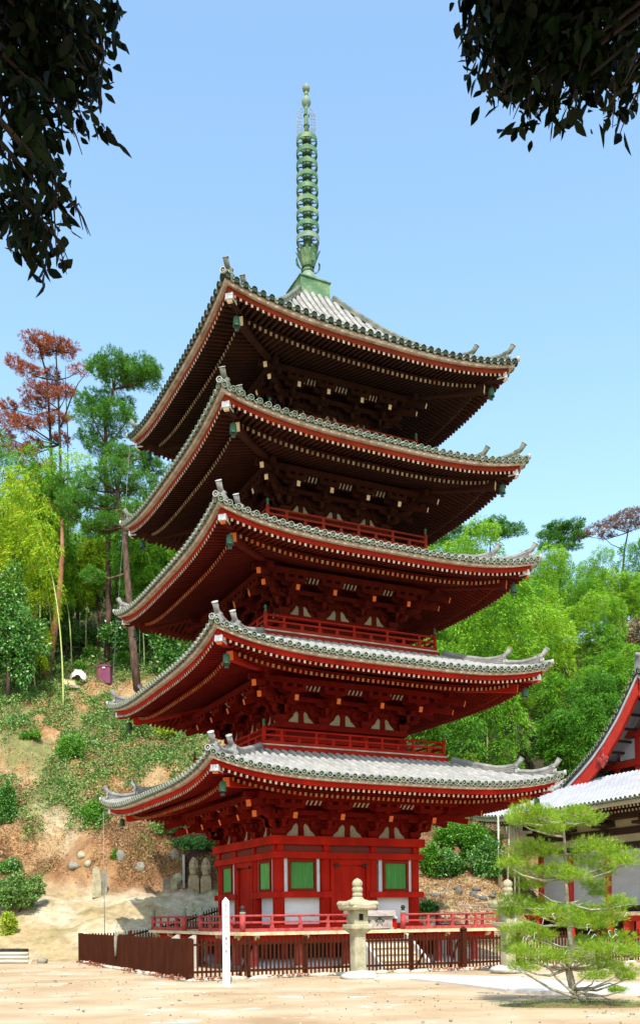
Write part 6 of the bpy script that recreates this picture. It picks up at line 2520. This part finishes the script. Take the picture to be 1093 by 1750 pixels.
L_f = [(60, 20, 70, 45, 340, 6.0), (120, 40, 60, 45, 260, 6.1), (30, 80, 60, 50, 340, 6.2), (90, 85, 60, 45, 330, 5.9), (140, 75, 36, 36, 130, 6.0), (175, 20, 24, 28, 60, 6.1), (178, 30, 20, 24, 34, 5.9), (60, 120, 50, 30, 150, 6.0), (20, 150, 36, 50, 110, 6.1), (85, 150, 30, 30, 80, 6.0), (145, 120, 20, 30, 50, 6.0), (150, 175, 20, 30, 50, 6.0), (125, 200, 20, 32, 46, 6.1), (178, 140, 24, 18, 12, 5.9), (172, 195, 12, 26, 14, 6.0), (45, 215, 45, 40, 150, 6.1), (90, 210, 18, 22, 26, 6.0), (60, 265, 36, 40, 140, 6.0), (20, 215, 28, 30, 60, 6.0), (15, 310, 30, 34, 70, 6.1), (75, 310, 28, 38, 90, 6.0), (95, 360, 18, 28, 44, 5.9), (20, 370, 32, 34, 76, 6.0), (60, 405, 24, 30, 50, 6.0), (30, 430, 34, 34, 80, 6.1), (75, 440, 24, 26, 36, 6.0), (96, 455, 12, 18, 14, 6.0), (50, 455, 18, 22, 30, 6.0), (118, 255, 10, 12, 4, 6.0), (130, 400, 10, 10, 3, 6.0), (92, 395, 18, 16, 16, 6.0)]
overhang('dark leafy branches hanging in from the upper corner over the pine trees', (-9.5, .5, 0), (-4.6, 4.4, 8.6), L_f, [(-2.6, 5.6, 9.6, 1.9, 1.7, 1.4, 3600), (-3.4, 4.6, 8.8, 1.8, 1.7, 1.5, 3400), (-2.8, 3.6, 9.8, 2.2, 1.8, 1.6, 3800), (-3.8, 5.6, 8.6, 1.6, 1.3, 1.0, 2000), (-2.2, 4.6, 8.1, 1.6, 1.4, 1.2, 2600), (-2.9, 4.0, 6.9, 1.5, 1.2, 1.2, 2400)], 801)
R_f = [(800, 20, 20, 40, 46, 6.2), (830, 40, 36, 50, 190, 6.1), (870, 30, 50, 50, 320, 6.0), (920, 40, 60, 60, 420, 6.0), (980, 40, 60, 60, 440, 6.1), (1040, 45, 50, 60, 340, 6.2), (1085, 60, 40, 60, 260, 6.2), (812, 95, 20, 34, 46, 6.1), (850, 110, 36, 44, 150, 6.0), (900, 110, 50, 50, 330, 6.0), (960, 115, 50, 50, 330, 6.1), (1020, 115, 50, 50, 330, 6.1), (1080, 120, 40, 50, 260, 6.2), (845, 150, 24, 26, 50, 6.0), (880, 175, 26, 30, 70, 6.0), (925, 175, 30, 34, 130, 6.0), (975, 180, 30, 32, 130, 6.0), (1015, 175, 30, 32, 120, 6.1), (905, 215, 20, 16, 20, 6.0), (940, 210, 24, 18, 34, 6.0), (985, 215, 20, 20, 26, 6.0), (1050, 200, 20, 34, 34, 5.9), (1075, 190, 30, 34, 70, 6.0), (1060, 225, 16, 20, 16, 5.9), (862, 215, 6, 10, 3, 6.0), (1088, 225, 12, 14, 10, 6.0)]
overhang('dark leafy branches hanging in from the upper corner over the open sky', (10.5, 1.0, 0), (5.2, 4.9, 8.6), R_f, [(2.4, 5.4, 9.8, 1.9, 1.7, 1.4, 3800), (3.6, 5.2, 9.0, 1.8, 1.6, 1.3, 3200), (2.8, 3.8, 9.6, 2.2, 1.8, 1.5, 3800), (2.0, 4.6, 8.4, 1.6, 1.3, 1.2, 2600), (3.3, 4.4, 8.0, 1.6, 1.4, 1.2, 2600), (1.6, 5.0, 7.8, 1.0, .9, .9, 1400)], 811)
